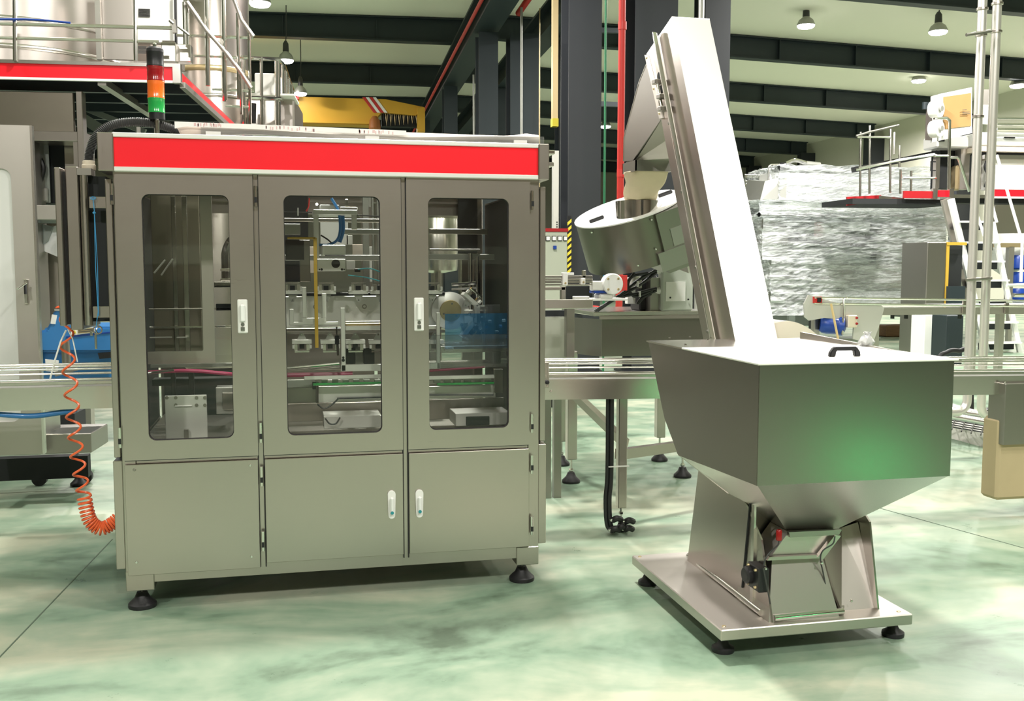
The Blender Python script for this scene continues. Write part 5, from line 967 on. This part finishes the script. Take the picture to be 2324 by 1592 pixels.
bs_('control_panel', [(70,786),(92,788),(92,828),(70,822)], -.012, .01, 'slat', 0); bs_('switch', [(71,812),(78,812),(78,820),(71,820)], -.016, .01, 'redd', 0); bs_('switch', [(84,813),(90,813),(90,821),(84,821)], -.016, .01, 'redd', 0)
bs_('cap', [(124,700),(148,700),(148,696),(140,694),(130,695)], -.01, .1, 'orange', .004); bs_('cap_ring', [(124,706),(150,706),(150,701),(124,701)], -.01, .1, 'steelb', .002)
bs_('label_plate', [(118,714),(130,716),(126,736),(115,735)], -.005, .01, 'paper', 0); w_ = bs_('warning_label', [(161,748),(215,743),(215,755),(161,762)], -.006, .004, 'paper', 0)
q = [at_y(*p, V2-.008) for p in ((166,757),(173,757),(169.5,749))]; MB().prism([(p.x,p.z) for p in q], 'xz', V2-.009, V2-.006).ob('warning_sign', M['yel'], sc_)
q = [at_y(*p, V2-.008) for p in ((177,747),(214,744),(214,754),(177,757))]; MB().prism([(p.x,p.z) for p in q], 'xz', V2-.009, V2-.006).ob('print_block', M['gold'], sc_)
for k in range(2): q = [at_y(*p, V2-.011) for p in ((178,749+4*k),(213,746+4*k),(213,748+4*k),(178,751+4*k))]; MB().prism([(p.x,p.z) for p in q], 'xz', V2-.011, V2-.009).ob('print_line', M['inkd'], sc_)
bs_('white_tag', [(104,815),(135,818),(133,845),(106,842)], -.02, -.015, 'paper', 0); bs_('dark_slot', [(222,802),(262,798),(262,812),(226,815)], -.004, .02, 'blk', 0)
for x in (-1.75, -1.45): MB().cyl((x, 7.5, .05), (x, 7.56, .05), .05, n=24).ob('wheel', M['rub'], sc_, smooth=True)
MB().tube([at_y(148,775,6.9), at_y(152,830,6.9)], .028, 10).ob('handle_post', M['steeld'], sc_, smooth=True); MB().beam(at_y(125,850,6.9), at_y(175,836,6.9), .03, .03).ob('handle_bar', M['steeld'], sc_)
# air gun ribbons next to the coil
tg = thing('white_ribbons', 'two white ribbons tied to the orange coil hose near the top', 'ribbon', tuple(at_y(140,860,4.86)))
MB().tube([at_y(150,750,4.88), at_y(138,775,4.87), at_y(124,820,4.86), at_y(114,860,4.86)], .004, 6).ob('ribbon', M['paper'], tg); MB().tube([at_y(154,748,4.88), at_y(165,770,4.87), at_y(176,822,4.86)], .003, 6).ob('ribbon', M['paper'], tg)
# ---- vessel and uprights seen through the machine windows
tk = thing('buffer_tank', 'steel tank seen through the right window of the machine', 'tank', tuple(at_y(995,640,7.6)))
c = at_y(993, 620, 7.6); zt_ = at_y(993,475,7.6).z
MB().lathe([(.05,.0),(.15,.02),(.155,.05),(.155,zt_-c.z-.07),(.13,zt_-c.z-.02),(.04,zt_-c.z)], (c.x,7.6,c.z), 32).ob('shell', M['steelb'], tk, smooth=True)
MB().lathe([(.16,0),(.162,.02)], (c.x,7.6,zt_-.07), 32).ob('clamp_ring', M['steelz'], tk, smooth=True); MB().tube([(c.x-.03,7.6,zt_-.02),(c.x-.03,7.6,zt_+.06)], .015, 8).ob('nozzle', M['pol'], tk); MB().tube([(c.x,7.6,0),(c.x,7.6,c.z+.01)], .03, 8).ob('leg', M['steelz'], tk)
for k, (x, y0, y1, w) in enumerate(((1048,470,600,5),(1060,462,600,3),(1072,470,600,3))): 
    p0, p1 = at_y(x,y0,7.9), at_y(x,y1,7.9); tag(MB().tube([Vector((p0.x,7.9,p0.z)), Vector((p0.x,7.9,0))], .012 if w == 5 else .008, 8).ob('steel_post', M['pol'], smooth=True), ['thickest upright rod behind the right machine window','middle thin upright rod behind the right machine window','rightmost thin upright rod behind the right machine window'][k], 'rod')
# ================================================================ RIGHT BACKGROUND
RB = BLD
def rb(par, name, x0, y0, x1, y1, v, d, mt, b=.0, lab=None): return pb(par, name, x0, y0, x1, y1, v, d, mt, b, lab, rot=RB)
def rt(par, name, pts, v, r, mt, n=8, sm=0): return pt(par, name, pts, v, r, mt, n, rot=RB, sm=sm)
# twin vertical pipes with elbows
tp = thing('twin_pipes', 'pair of tall polished steel pipes at the right with clamps and elbows', 'pipe', (3.9, 6.9, .3))
for (x0, x1, kx) in ((2224,2206,-1), (2256,2240,1)):
    A, B, Cc = at_y(x0-1,0,6.9), at_y(x1,800,6.9), at_y(x1-2,905,6.9); X = (A.x+B.x)/2
    e = at_y(x1-2, 935, 6.9)
    pts = [(X,6.9,6.0),(X,6.9,e.z+.09)]+[(X-.09+.09*math.cos(t),6.9 if kx < 0 else 6.9-.0,e.z+.09-.09*math.sin(t)) for t in [math.pi/2*i/6 for i in range(1,7)]]+[(X-.6,6.9,e.z)] if kx < 0 else [(X,6.9,6.0),(X,6.9,e.z+.05)]+[(X+.09-.09*math.cos(t),6.9,e.z+.05-.09*math.sin(t)) for t in [math.pi/2*i/6 for i in range(1,7)]]+[(X+.14,6.9,e.z-.04)]
    MB().tube(pts, .034, 20).ob('pipe', M['pipe'], tp, smooth=True)
    for y in (20, 80, 265) if kx < 0 else (8, 72): c = at_y(x0-3, y, 6.9); MB().lathe([(.036,-.012),(.044,-.008),(.044,.008),(.036,.012)], (X, 6.9, c.z), 20).ob('clamp_ring', M['steelz'], tp, smooth=True)
for y in (76, 632): A, B = at_y(2206,y+4,6.85), at_y(2250,y-6 if y < 100 else y,6.85); MB().tube([A-Vector((.05,0,0)), B], .013, 8).ob('clamp_bar', M['steeld'], tp, smooth=True)
c = at_y(2238, 940, 7.0); MB().cyl((c.x,6.95,c.z), (c.x+.06,7.05,c.z), .045, n=16).ob('valve', M['blk'], tp)
# wall wrapped machine in stretch film
sw = thing('wrapped_machine', 'large machine wrapped in clear stretch film, standing right of the casing', 'machine', (8, 19.5, 0), rot=RB)
v = 19.0
A0 = rect(1722, 385, 2150, 700, v, RB)
core = [(1745,395,2125,455,'whitep'),(1790,468,2140,478,'steeld'),(1795,500,1840,535,'dark2'),(1845,500,1920,540,'alud'),(1922,498,1978,530,'blk'),(1985,500,2060,515,'slat'),(1740,500,1790,560,'satin'),(1800,560,1975,600,'slat'),(1740,560,1800,660,'alud'),(1860,600,2110,655,'steelb'),(1990,520,2110,600,'alud'),(1770,600,1860,670,'slat'),(1955,560,1980,640,'dark2'),(2100,400,2150,560,'alud'),(1810,540,1850,565,'dark2'),(1720,700,1850,740,'slat'),(2050,660,2130,720,'slat')]
for k, (x0, y0, x1, y1, mt) in enumerate(core): rb(sw, 'inner_unit', x0, y0, x1, y1, v+.4+.07*k, .5, mt, .01)
rb(sw, 'machine_core', 1760, 400, 2140, 700, v+1.8, .3, 'alud'); rb(sw, 'film_bright_band', 1735, 458, 2150, 484, v+.12, .3, 'paper', .05); rb(sw, 'film_bright_band', 1850, 662, 2140, 694, v+.25, .3, 'paper', .05); rb(sw, 'sign_plate', 1928, 503, 1974, 524, v+.35, .02, 'paper'); rb(sw, 'inner_post', 2068, 515, 2078, 560, v+.3, .03, 'paper'); rb(sw, 'inner_post', 2058, 545, 2082, 552, v+.3, .03, 'paper'); rb(sw, 'red_label', 1848, 505, 1868, 540, v+.38, .01, 'ink')  # the two white bands are added behind the film to lighten it
def film_part(x0, y0, x1, y1, vv, depth, wob, seed, topw=None):
    a, b, z0, z1 = rect(x0, y0, x1, y1, vv, RB); m = MB(); nu, nz = 46, 26; rnd = random.Random(seed)
    ph = [rnd.uniform(0, 6) for _ in range(6)]
    for side in range(3):
        base = len(m.v)
        for j in range(nz+1):
            for i in range(nu+1):
                t = i/nu; z = z0+(z1-z0)*j/nz
                w = wob*(math.sin(z*17+ph[0]+t*2)*.4+math.sin(z*41+ph[1]+t*7)*.25+math.sin(t*23+z*9+ph[2])*.3+rnd.uniform(-.35,.35))
                if side == 0: p = Vector((a+(b-a)*t, vv+w, z))
                elif side == 1: p = Vector((a+w, vv+depth*t, z))
                else:
                    q_ = j/nz; p = Vector((a+(b-a)*t, vv+depth*q_, z1+w*.6+.02*math.sin(t*30)))
                m.v.append(p)
        for j in range(nz):
            for i in range(nu): q_ = base+j*(nu+1)+i; m.f.append((q_, q_+1, q_+nu+2, q_+nu+1))
    return m.ob('stretch_film', M['film'], sw, smooth=False, rot=RB)
film_part(1768, 378, 2135, 455, v, 1.6, .05, 1); film_part(1724, 455, 2158, 494, v-.15, 2.0, .07, 2); film_part(1730, 494, 2158, 590, v, 2.0, .035, 3); film_part(1748, 590, 2150, 715, v, 2.0, .05, 4)
a, b, z0, z1 = rect(1725, 400, 1780, 458, v+.1, RB); MB().hexa([(a,v+.1,z0),(b,v+.0,z0),(b,v+1,z0),(a,v+1,z0)], [(a+.1,v+.1,z1-.1),(b,v+.0,z1),(b,v+1,z1),(a+.1,v+1,z1)]).ob('hood', M['alud'], sw, rot=RB)
for (x, h) in ((1790,0),(2100,0)): q = rect(x, 700, x+14, 790, v+.5, RB); MB().box(q[0], q[1], v+.5, v+.6, 0, q[3]).ob('leg', M['slat'], sw, rot=RB)
tpp = thing('top_motor', 'small motor with pipes on top of the wrapped machine', 'motor', tuple(G(1800, 378, v+.6)), rot=RB)
rb(tpp, 'motor_body', 1771, 369, 1784, 387, v+.4, .3, 'blk', .01); rt(tpp, 'pipe_run', [(1745,418),(1745,378),(1750,374),(1770,374)], v+.4, .02, 'steelb'); rt(tpp, 'pipe_run', [(1784,372),(1805,364),(1830,370)], v+.4, .04, 'pol', sm=4); rt(tpp, 'exhaust_pipe', [(1818,372),(1860,376)], v+.5, .07, 'alud')
br_ = thing('background_railing', 'thin horizontal rails between the casing and the wrapped machine', 'rail', tuple(G(1715, 430, 22)), rot=RB)
for (y, k) in ((398,0),(402,1),(412,2),(420,3),(430,4)): rt(br_, 'rail_tube', [(1690,y),(1745,y+1)], 22, .02 if k < 3 else .04, 'steelb')
for x in (1692, 1742): A = G(x, 398, 22.1); MB().tube([(A.x,22.1,0),(A.x,22.1,A.z)], .03, 8).ob('post', M['slat'], br_, rot=RB)
# raised platform with red fascia, rails, ladder
V3 = 17.0
pf = thing('raised_platform', 'raised steel platform with red fascia beside the wrapped machine', 'platform', (10, 17.5, 2.7), rot=RB)
rb(pf, 'left_fascia', 2052, 434, 2122, 450, V3, .05, 'redd'); rb(pf, 'front_fascia', 2128, 432, 2156, 447, V3-.02, .05, 'red', 0, 'bright red panel'); rb(pf, 'corner_post', 2118, 428, 2128, 452, V3-.03, .08, 'steelz'); rb(pf, 'corner_post', 2155, 428, 2165, 452, V3-.03, .08, 'steelz')
q = [G(*p, V3+.3) for p in ((1923,447),(2000,443),(2000,458),(1923,467))]; MB().solid([tuple(p) for p in q], .05).ob('far_fascia', M['redd'], pf, rot=RB); q = [G(*p, V3+.2) for p in ((1995,444),(2052,450),(2052,460),(1995,462))]; MB().solid([tuple(p) for p in q], .05).ob('edge_plate', M['steelb'], pf, rot=RB)
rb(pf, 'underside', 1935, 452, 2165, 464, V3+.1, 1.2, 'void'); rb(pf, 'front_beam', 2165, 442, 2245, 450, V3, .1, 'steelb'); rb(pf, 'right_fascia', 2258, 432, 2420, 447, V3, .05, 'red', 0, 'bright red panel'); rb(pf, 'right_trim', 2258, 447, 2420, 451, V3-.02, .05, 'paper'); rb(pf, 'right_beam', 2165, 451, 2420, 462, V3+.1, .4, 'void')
pr_ = thing('platform_rails', 'tube guard rails standing on the raised red platform', 'rail', (9.4, 17.5, 2.9), rot=RB)
for (x, y0, y1) in ((1953,300,446),(1974,285,440),(2021,292,438),(2044,385,440),(2068,388,440),(2030,300,350),(2042,330,380)): rt(pr_, 'post', [(x,y0),(x-1,y1)], V3+.1, .022, 'pol')
for pts in ([(1943,309),(1972,300),(2040,284)], [(1945,311),(2021,312)], [(1942,386),(1975,379),(2045,362),(2125,352)], [(1948,382),(2120,350)]): rt(pr_, 'top_rail', pts, V3, .022, 'steeld' if pts[0][1] in (309,) else 'pol')
q = rect(1950, 358, 2125, 372, V3+.4, RB); MB().beam(G(1935,386,V3+.5), G(2124,348,V3+.5), .1, .10).ob('cable_channel', M['blk'], pr_, rot=RB)
rt(pr_, 'hoop', [(2120,268),(2148,268),(2155,274),(2153,430)], V3-.2, .03, 'pol'); rt(pr_, 'mid_rail', [(2122,354),(2152,354)], V3-.2, .025, 'pol'); rt(pr_, 'mid_rail', [(2050,404),(2125,404)], V3, .02, 'pol')
rt(pr_, 'sloping_rail', [(2155,358),(2172,358),(2176,362),(2200,435)], V3-.2, .028, 'pol')
for y in (268, 282, 293): rt(pr_, 'right_rail', [(2262,y),(2420,y+2)], V3, .025, 'pol')
cp = thing('platform_machine', 'dark open machine frame on the raised platform behind the hoop rail', 'machine', (10.9, 17.6, 2.9), rot=RB)
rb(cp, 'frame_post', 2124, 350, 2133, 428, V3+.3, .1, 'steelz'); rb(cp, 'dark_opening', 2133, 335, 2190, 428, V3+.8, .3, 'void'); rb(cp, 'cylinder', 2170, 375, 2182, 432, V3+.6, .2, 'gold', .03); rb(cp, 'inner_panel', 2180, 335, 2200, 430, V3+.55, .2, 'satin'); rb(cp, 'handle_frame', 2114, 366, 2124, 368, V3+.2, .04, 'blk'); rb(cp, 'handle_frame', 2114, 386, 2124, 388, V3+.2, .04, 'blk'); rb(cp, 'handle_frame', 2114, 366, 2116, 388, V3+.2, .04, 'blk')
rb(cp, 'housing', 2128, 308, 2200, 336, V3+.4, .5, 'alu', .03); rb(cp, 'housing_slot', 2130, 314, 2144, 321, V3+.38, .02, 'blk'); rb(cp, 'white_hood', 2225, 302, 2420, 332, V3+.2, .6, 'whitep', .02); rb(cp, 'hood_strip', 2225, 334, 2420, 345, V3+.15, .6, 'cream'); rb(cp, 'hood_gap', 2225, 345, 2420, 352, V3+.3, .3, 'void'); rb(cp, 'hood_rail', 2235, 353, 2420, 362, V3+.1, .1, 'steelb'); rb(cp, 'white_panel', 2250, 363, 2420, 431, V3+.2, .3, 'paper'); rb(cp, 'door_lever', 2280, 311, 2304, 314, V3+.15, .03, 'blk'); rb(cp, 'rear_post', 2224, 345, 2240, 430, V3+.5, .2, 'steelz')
rt(cp, 'coiled_lead', [(2240,365),(2236,380),(2242,400),(2236,425)], V3+.1, .03, 'blk', sm=5)
cm = thing('carton_magazine', 'brown carton held in a tilted white frame above the platform', 'carton', (10.9, 17, 4.6), rot=RB)
q = [G(*p, V3-.1) for p in ((2130,214),(2206,198),(2206,302),(2130,320))]; MB().solid([tuple(p) for p in q], .25).ob('white_frame', M['whitep'], cm, rot=RB)
q = [G(*p, V3-.12) for p in ((2142,220),(2204,211),(2204,286),(2142,293))]; MB().solid([tuple(p) for p in q], .03).ob('carton_face', M['carton'], cm, rot=RB)
for (y, w) in ((249,9),(258,17),(254.5,16)): q = [G(*p, V3-.17) for p in ((2185,y),(2185+w,y-.8),(2185+w,y+.6),(2185,y+1.4))]; MB().solid([tuple(p) for p in q], .01).ob('carton_print', M['inkd'], cm, rot=RB)
for y in (248, 293):
    c = G(2124, y, V3-.2); MB().lathe([(.15,-.08),(.155,-.07),(.155,.07),(.15,.08)], (c.x,c.y,c.z), 28, (.5,-1,0)).ob('tape_reel', M['white'], cm, smooth=True, rot=RB); MB().lathe([(.05,0),(.05,.03)], (c.x+.04,c.y-.09,c.z), 14, (.5,-1,0)).ob('reel_hub', M['alud'], cm, smooth=True, rot=RB)
rb(cm, 'side_plate', 2104, 245, 2120, 318, V3+.1, .05, plain('brown_grey_plate', (.12,.10,.09), .5)); rb(cm, 'side_plate', 2096, 232, 2130, 248, V3+.1, .05, 'dark'); rb(cm, 'rear_box', 2228, 203, 2244, 240, V3+.2, .2, 'satin'); rb(cm, 'notice_sheet', 2229, 238, 2244, 282, V3+.1, .01, 'paper')
# ladder stair
ld = thing('ladder_stair', 'pale metal ladder stair rising to the raised platform behind the twin pipes', 'ladder', (11.3, 16.4, 0), rot=RB)
V4 = 16.2
MB().beam(G(2158,452,V4), G(2240,806,V4-.0), .06, .11).ob('stringer', M['whitep'], ld, rot=RB); MB().beam(G(2252,505,V4), G(2316,806,V4), .05, .09).ob('stringer', M['whitep'], ld, rot=RB); MB().beam(G(2146,452,V4+.2), G(2205,700,V4+.2), .06, .18).ob('stringer_web', M['satin'], ld, rot=RB)
for y, x0, x1 in ((502,2174,2240),(549,2184,2262),(592,2196,2272),(635,2204,2282),(680,2212,2292),(730,2222,2302),(776,2230,2310)):
    a, b, z0, z1 = rect(x0, y, x1, y+4, V4, RB); MB().box(a, b, V4-.12, V4+.12, z0, z1).ob('tread', M['whitep'], ld, rot=RB); MB().box(a, b, V4+.1, V4+.13, z0-.12, z0).ob('tread_back', M['dark2'], ld, rot=RB)
for pts in ([(2218,490),(2238,548),(2234,632)], [(2262,352),(2320,550),(2317,640)], [(2250,460),(2262,505)], [(2285,648),(2330,646)]): rt(ld, 'handrail', pts, V4-.2, .026, 'whitep', 8)
# cabinets and stand behind the lower right
cbn = thing('steel_cabinet', 'dark mirror steel cabinet with ochre edge left of the ladder stair', 'cabinet', (10.2, 15.8, 0), rot=RB)
a, b, z0, z1 = rect(2103, 550, 2146, 700, 15.8, RB); MB().box(a, b, 15.8, 16.6, 0, z1, .01).ob('cabinet_body', M['steeld'], cbn, rot=RB); a2, b2_, _, _ = rect(2146, 550, 2152, 700, 15.8, RB); MB().box(a2, b2_, 15.79, 15.85, z0, z1).ob('ochre_edge', M['amb'], cbn, rot=RB); a3, b3_, _, _ = rect(2152, 550, 2190, 700, 15.8, RB)
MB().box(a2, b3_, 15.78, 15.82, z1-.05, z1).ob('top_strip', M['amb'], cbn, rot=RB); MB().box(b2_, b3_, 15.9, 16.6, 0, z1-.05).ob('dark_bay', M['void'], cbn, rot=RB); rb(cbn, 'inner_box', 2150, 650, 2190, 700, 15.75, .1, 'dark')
gp = thing('grey_pedestal', 'pale grey pedestal box under the rear conveyor', 'box', (10, 14.6, 0), rot=RB)
a, b, z0, z1 = rect(2098, 716, 2134, 788, 15.0, RB); MB().box(a, b, 15.0, 15.4, 0, z1, .01).ob('box_body', M['whitep'], gp, rot=RB)
dkc = thing('dark_pedestal', 'dark green grey box beside the pale pedestal under the rear conveyor', 'box', (10.3, 14.6, 0), rot=RB)
a, b, z0, z1 = rect(2147, 716, 2186, 800, 14.3, RB); MB().box(a, b, 14.3, 14.7, 0, z1, .01).ob('box_body', M['dark'], dkc, rot=RB)
wbm = MB(); a, b, z0, z1 = rect(2011, 742, 2098, 764, 17.2, RB); wbm.box(a, b, 17.2, 17.9, 0, z1-z0, .02)
a_ = at_z(2050, 765, 0, RB); tag(MB().box(at_y(2012,750,a_.y,RB).x, at_y(2100,750,a_.y,RB).x, a_.y, a_.y+.6, 0, .25, .02).ob('timber_block', M['wood'], rot=RB), 'old brown timber block lying on the floor under the rear conveyor', 'timber')
# rear conveyor
V5 = 13.0
rc = thing('rear_conveyor', 'pale steel conveyor in the right background with a blue motor under it', 'conveyor', (9, 13, 0), rot=RB)
rb(rc, 'side_plate', 1995, 698, 2420, 714, V5, .03, 'satin'); rb(rc, 'belt', 1850, 692, 2420, 697, V5+.03, .3, 'paper'); rb(rc, 'far_plate', 1995, 698, 2420, 712, V5+.33, .03, 'satin')
q = [G(*p, V5-.03) for p in ((1834,670),(1900,688),(1996,690),(2006,700),(1994,742),(1980,780),(1935,770),(1938,728),(1870,722),(1836,728),(1826,720),(1824,690))]
MB().prism([(p.x,p.z) for p in q], 'xz', V5-.04, V5-.01).ob('drive_side_plate', plain('pale_steel_side', (.62,.60,.56), .45, .3), rc, rot=RB, bev=0)
for y in (675, 688): rt(rc, 'guide_rail', [(1848,y+1),(2190,y+6),(2330,y+8)], V5-.05, .014, 'pol')
rt(rc, 'guide_post', [(1912,760),(1915,680),(1922,675)], V5-.1, .018, 'pol'); rb(rc, 'rail_bracket', 2186, 680, 2194, 712, V5-.04, .03, 'steelz'); rb(rc, 'rail_bracket', 2282, 688, 2290, 712, V5-.04, .03, 'steelz')
rb(rc, 'red_sensor', 1846, 674, 1866, 688, V5-.06, .05, 'redp'); rb(rc, 'sensor_body', 1856, 676, 1864, 686, V5-.08, .03, 'blk')
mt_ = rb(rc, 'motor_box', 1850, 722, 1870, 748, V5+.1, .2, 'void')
c = G(1886, 738, V5+.05); MB().lathe([(.10,-.15),(.125,-.12),(.135,-.05),(.125,.08),(.14,.10),(.14,.16),(.06,.2)], (c.x,c.y,c.z), 20, (.9,-.3,-.1)).ob('motor', M['bluem'], rc, smooth=True, rot=RB, label='blue motor'); rb(rc, 'motor_terminal', 1876, 712, 1892, 722, V5-.02, .1, 'bluem', .01)
cbx = rb(rc, 'switch_box', 1926, 716, 1946, 744, V5-.14, .1, 'cream', .01); 
for y in (722, 735): c = G(1944, y, V5-.15); MB().lathe([(.018,0),(.015,.02)], (c.x,c.y,c.z), 12, (0,-1,0)).ob('push_button', M['redd'], rc, rot=RB)
for x in (2025, 2056, 2178): 
    q = rect(x, 714, x+5, 724, V5+.1, RB); MB().box(q[0], q[1], V5+.1, V5+.15, q[2], q[3]).ob('stub', M['blk'], rc, rot=RB)
for x in (2200, 2262): a = G(x, 760, V5+.1).x; MB().box(a, a+.08, V5+.05, V5+.15, 0, G(x,714,V5).z).ob('leg', M['satin'], rc, rot=RB)
for x in (1840, 1975): a = G(x, 760, V5+.2).x; MB().box(a, a+.08, V5+.1, V5+.2, 0, G(x,725,V5).z).ob('leg', M['satin'], rc, rot=RB)
a = G(1905, 760, V5-.2); tag(MB().tube([G(1886,690,V5-.2), Vector((G(1896,755,V5-.2).x+.15, V5-.25, 0))], .016, 8).ob('broom_handle', M['stick'], rot=RB), 'pale wooden stick leaning against the rear conveyor motor', 'stick')
# blue pump set at right edge
pu = thing('pump_skid', 'blue pump motors with pipes behind the ladder at the right edge', 'pump', (12.6, 16.8, 0), rot=RB)
for (x, y, h) in ((2310,580,40),(2314,620,36),(2308,660,30)): c = G(x, y+h/2, 17.2); MB().lathe([(.12,0),(.16,.03),(.16,.2),(.12,.27)], (c.x, 17.2, c.z-.1), 18).ob('pump_motor', M['bluem'], pu, smooth=True, rot=RB)
rb(pu, 'frame_post', 2288, 560, 2300, 690, 17.0, .1, 'satin'); rb(pu, 'frame_top', 2258, 552, 2420, 562, 17.0, .1, 'gold'); c = G(2285, 590, 17.6); MB().lathe([(.02,-.35),(.3,-.15),(.42,.1),(.42,.5)], (c.x,17.6,c.z), 28).ob('cone_vessel', M['whitep'], pu, smooth=True, rot=RB)
a = G(2292, 700, 17.05); MB().box(a.x-.04, a.x+.04, 17.02, 17.1, 0, a.z).ob('frame_leg', M['satin'], pu, rot=RB); rt(pu, 'pipe_run', [(2300,670),(2420,672)], 16.9, .04, 'pol')
rb(pu, 'rear_panel', 2258, 462, 2420, 560, 18.5, .1, 'satin')
# low plinth and drain line right of the hopper
pl_ = thing('low_plinth', 'low pale concrete plinth behind the right conveyor with pipes over it', 'plinth', tuple(at_z(2250,1000,0)))
P1, P2, P3, P4 = at_z(2120,985,0), at_z(2420,1068,0), at_z(2420,1020,0), at_z(2120,930,0)
MB().hexa([tuple(P1),tuple(P2),tuple(P3),tuple(P4)], [tuple(p+Vector((0,0,.12))) for p in (P1,P2,P3,P4)]).ob('plinth_body', M['conc'], pl_)
gr = thing('floor_grate', 'black wire grating behind the right conveyor under the pipe elbows', 'grate', tuple(at_z(2220,960,.13)))
for k in range(7): MB().tube([at_z(2150,938+5*k,.14), at_z(2330,968+5*k,.14)], .006, 5).ob('grate_wire', M['blk'], gr)
for k in range(6): MB().tube([at_z(2172+22*k,940+4*k,.15), at_z(2160+22*k,976+4*k,.15)], .006, 5).ob('grate_wire', M['blk'], gr)
for (x0,y0,x1,y1,k) in ((2120,925,2330,960,0),(2120,938,2330,975,1)): tag(MB().tube([at_z(x0,y0,.25), at_z(x1,y1,.25)], .03, 12).ob('floor_pipe', M['pol'], smooth=True), ['rear polished pipe running low behind the right conveyor','front polished pipe running low behind the right conveyor'][k], 'pipe')
tag(MB().tube(smooth_path([at_z(x,y,.02) for (x,y) in ((2055,795),(2075,788),(2110,792),(2150,785),(2190,790))],6), .02, 8).ob('floor_cable', M['hose'], smooth=True), 'grey cable lying on the floor by the pale pedestal', 'cable')
tag(MB().tube(smooth_path([at_y(x,y,9.0) for (x,y) in ((2120,1000),(2128,830),(2150,800),(2175,797),(2200,812),(2206,1000))],6), .025, 10).ob('black_hose', M['rub'], smooth=True), 'black hose arching just beyond the hopper right corner', 'hose')
# unseen green lamp on a post, added for the glow on the bin front
gb0 = thing('added_green_lamp', 'unseen green lamp added for the glow on the hopper front', 'beacon', (3.72, .92, 0))
MB().lathe([(.09,0),(.09,.01),(.015,.015),(.015,.20)], (3.72,.92,0), 16).ob('post', M['steelz'], gb0, smooth=True)
MB().lathe([(.05,0),(.05,.10),(.03,.12)], (3.72,.92,.20), 20).ob('added_lamp_lens', M['glow'], gb0, smooth=True)
gl0 = bpy.data.lights.new('added_green_light', 'POINT'); gl0.energy = 6.5; gl0.color = (.05, 1, .25); gl0.shadow_soft_size = .10
go0 = bpy.data.objects.new('added_green_light', gl0); C.objects.link(go0); go0.location = (3.80, .72, .22)
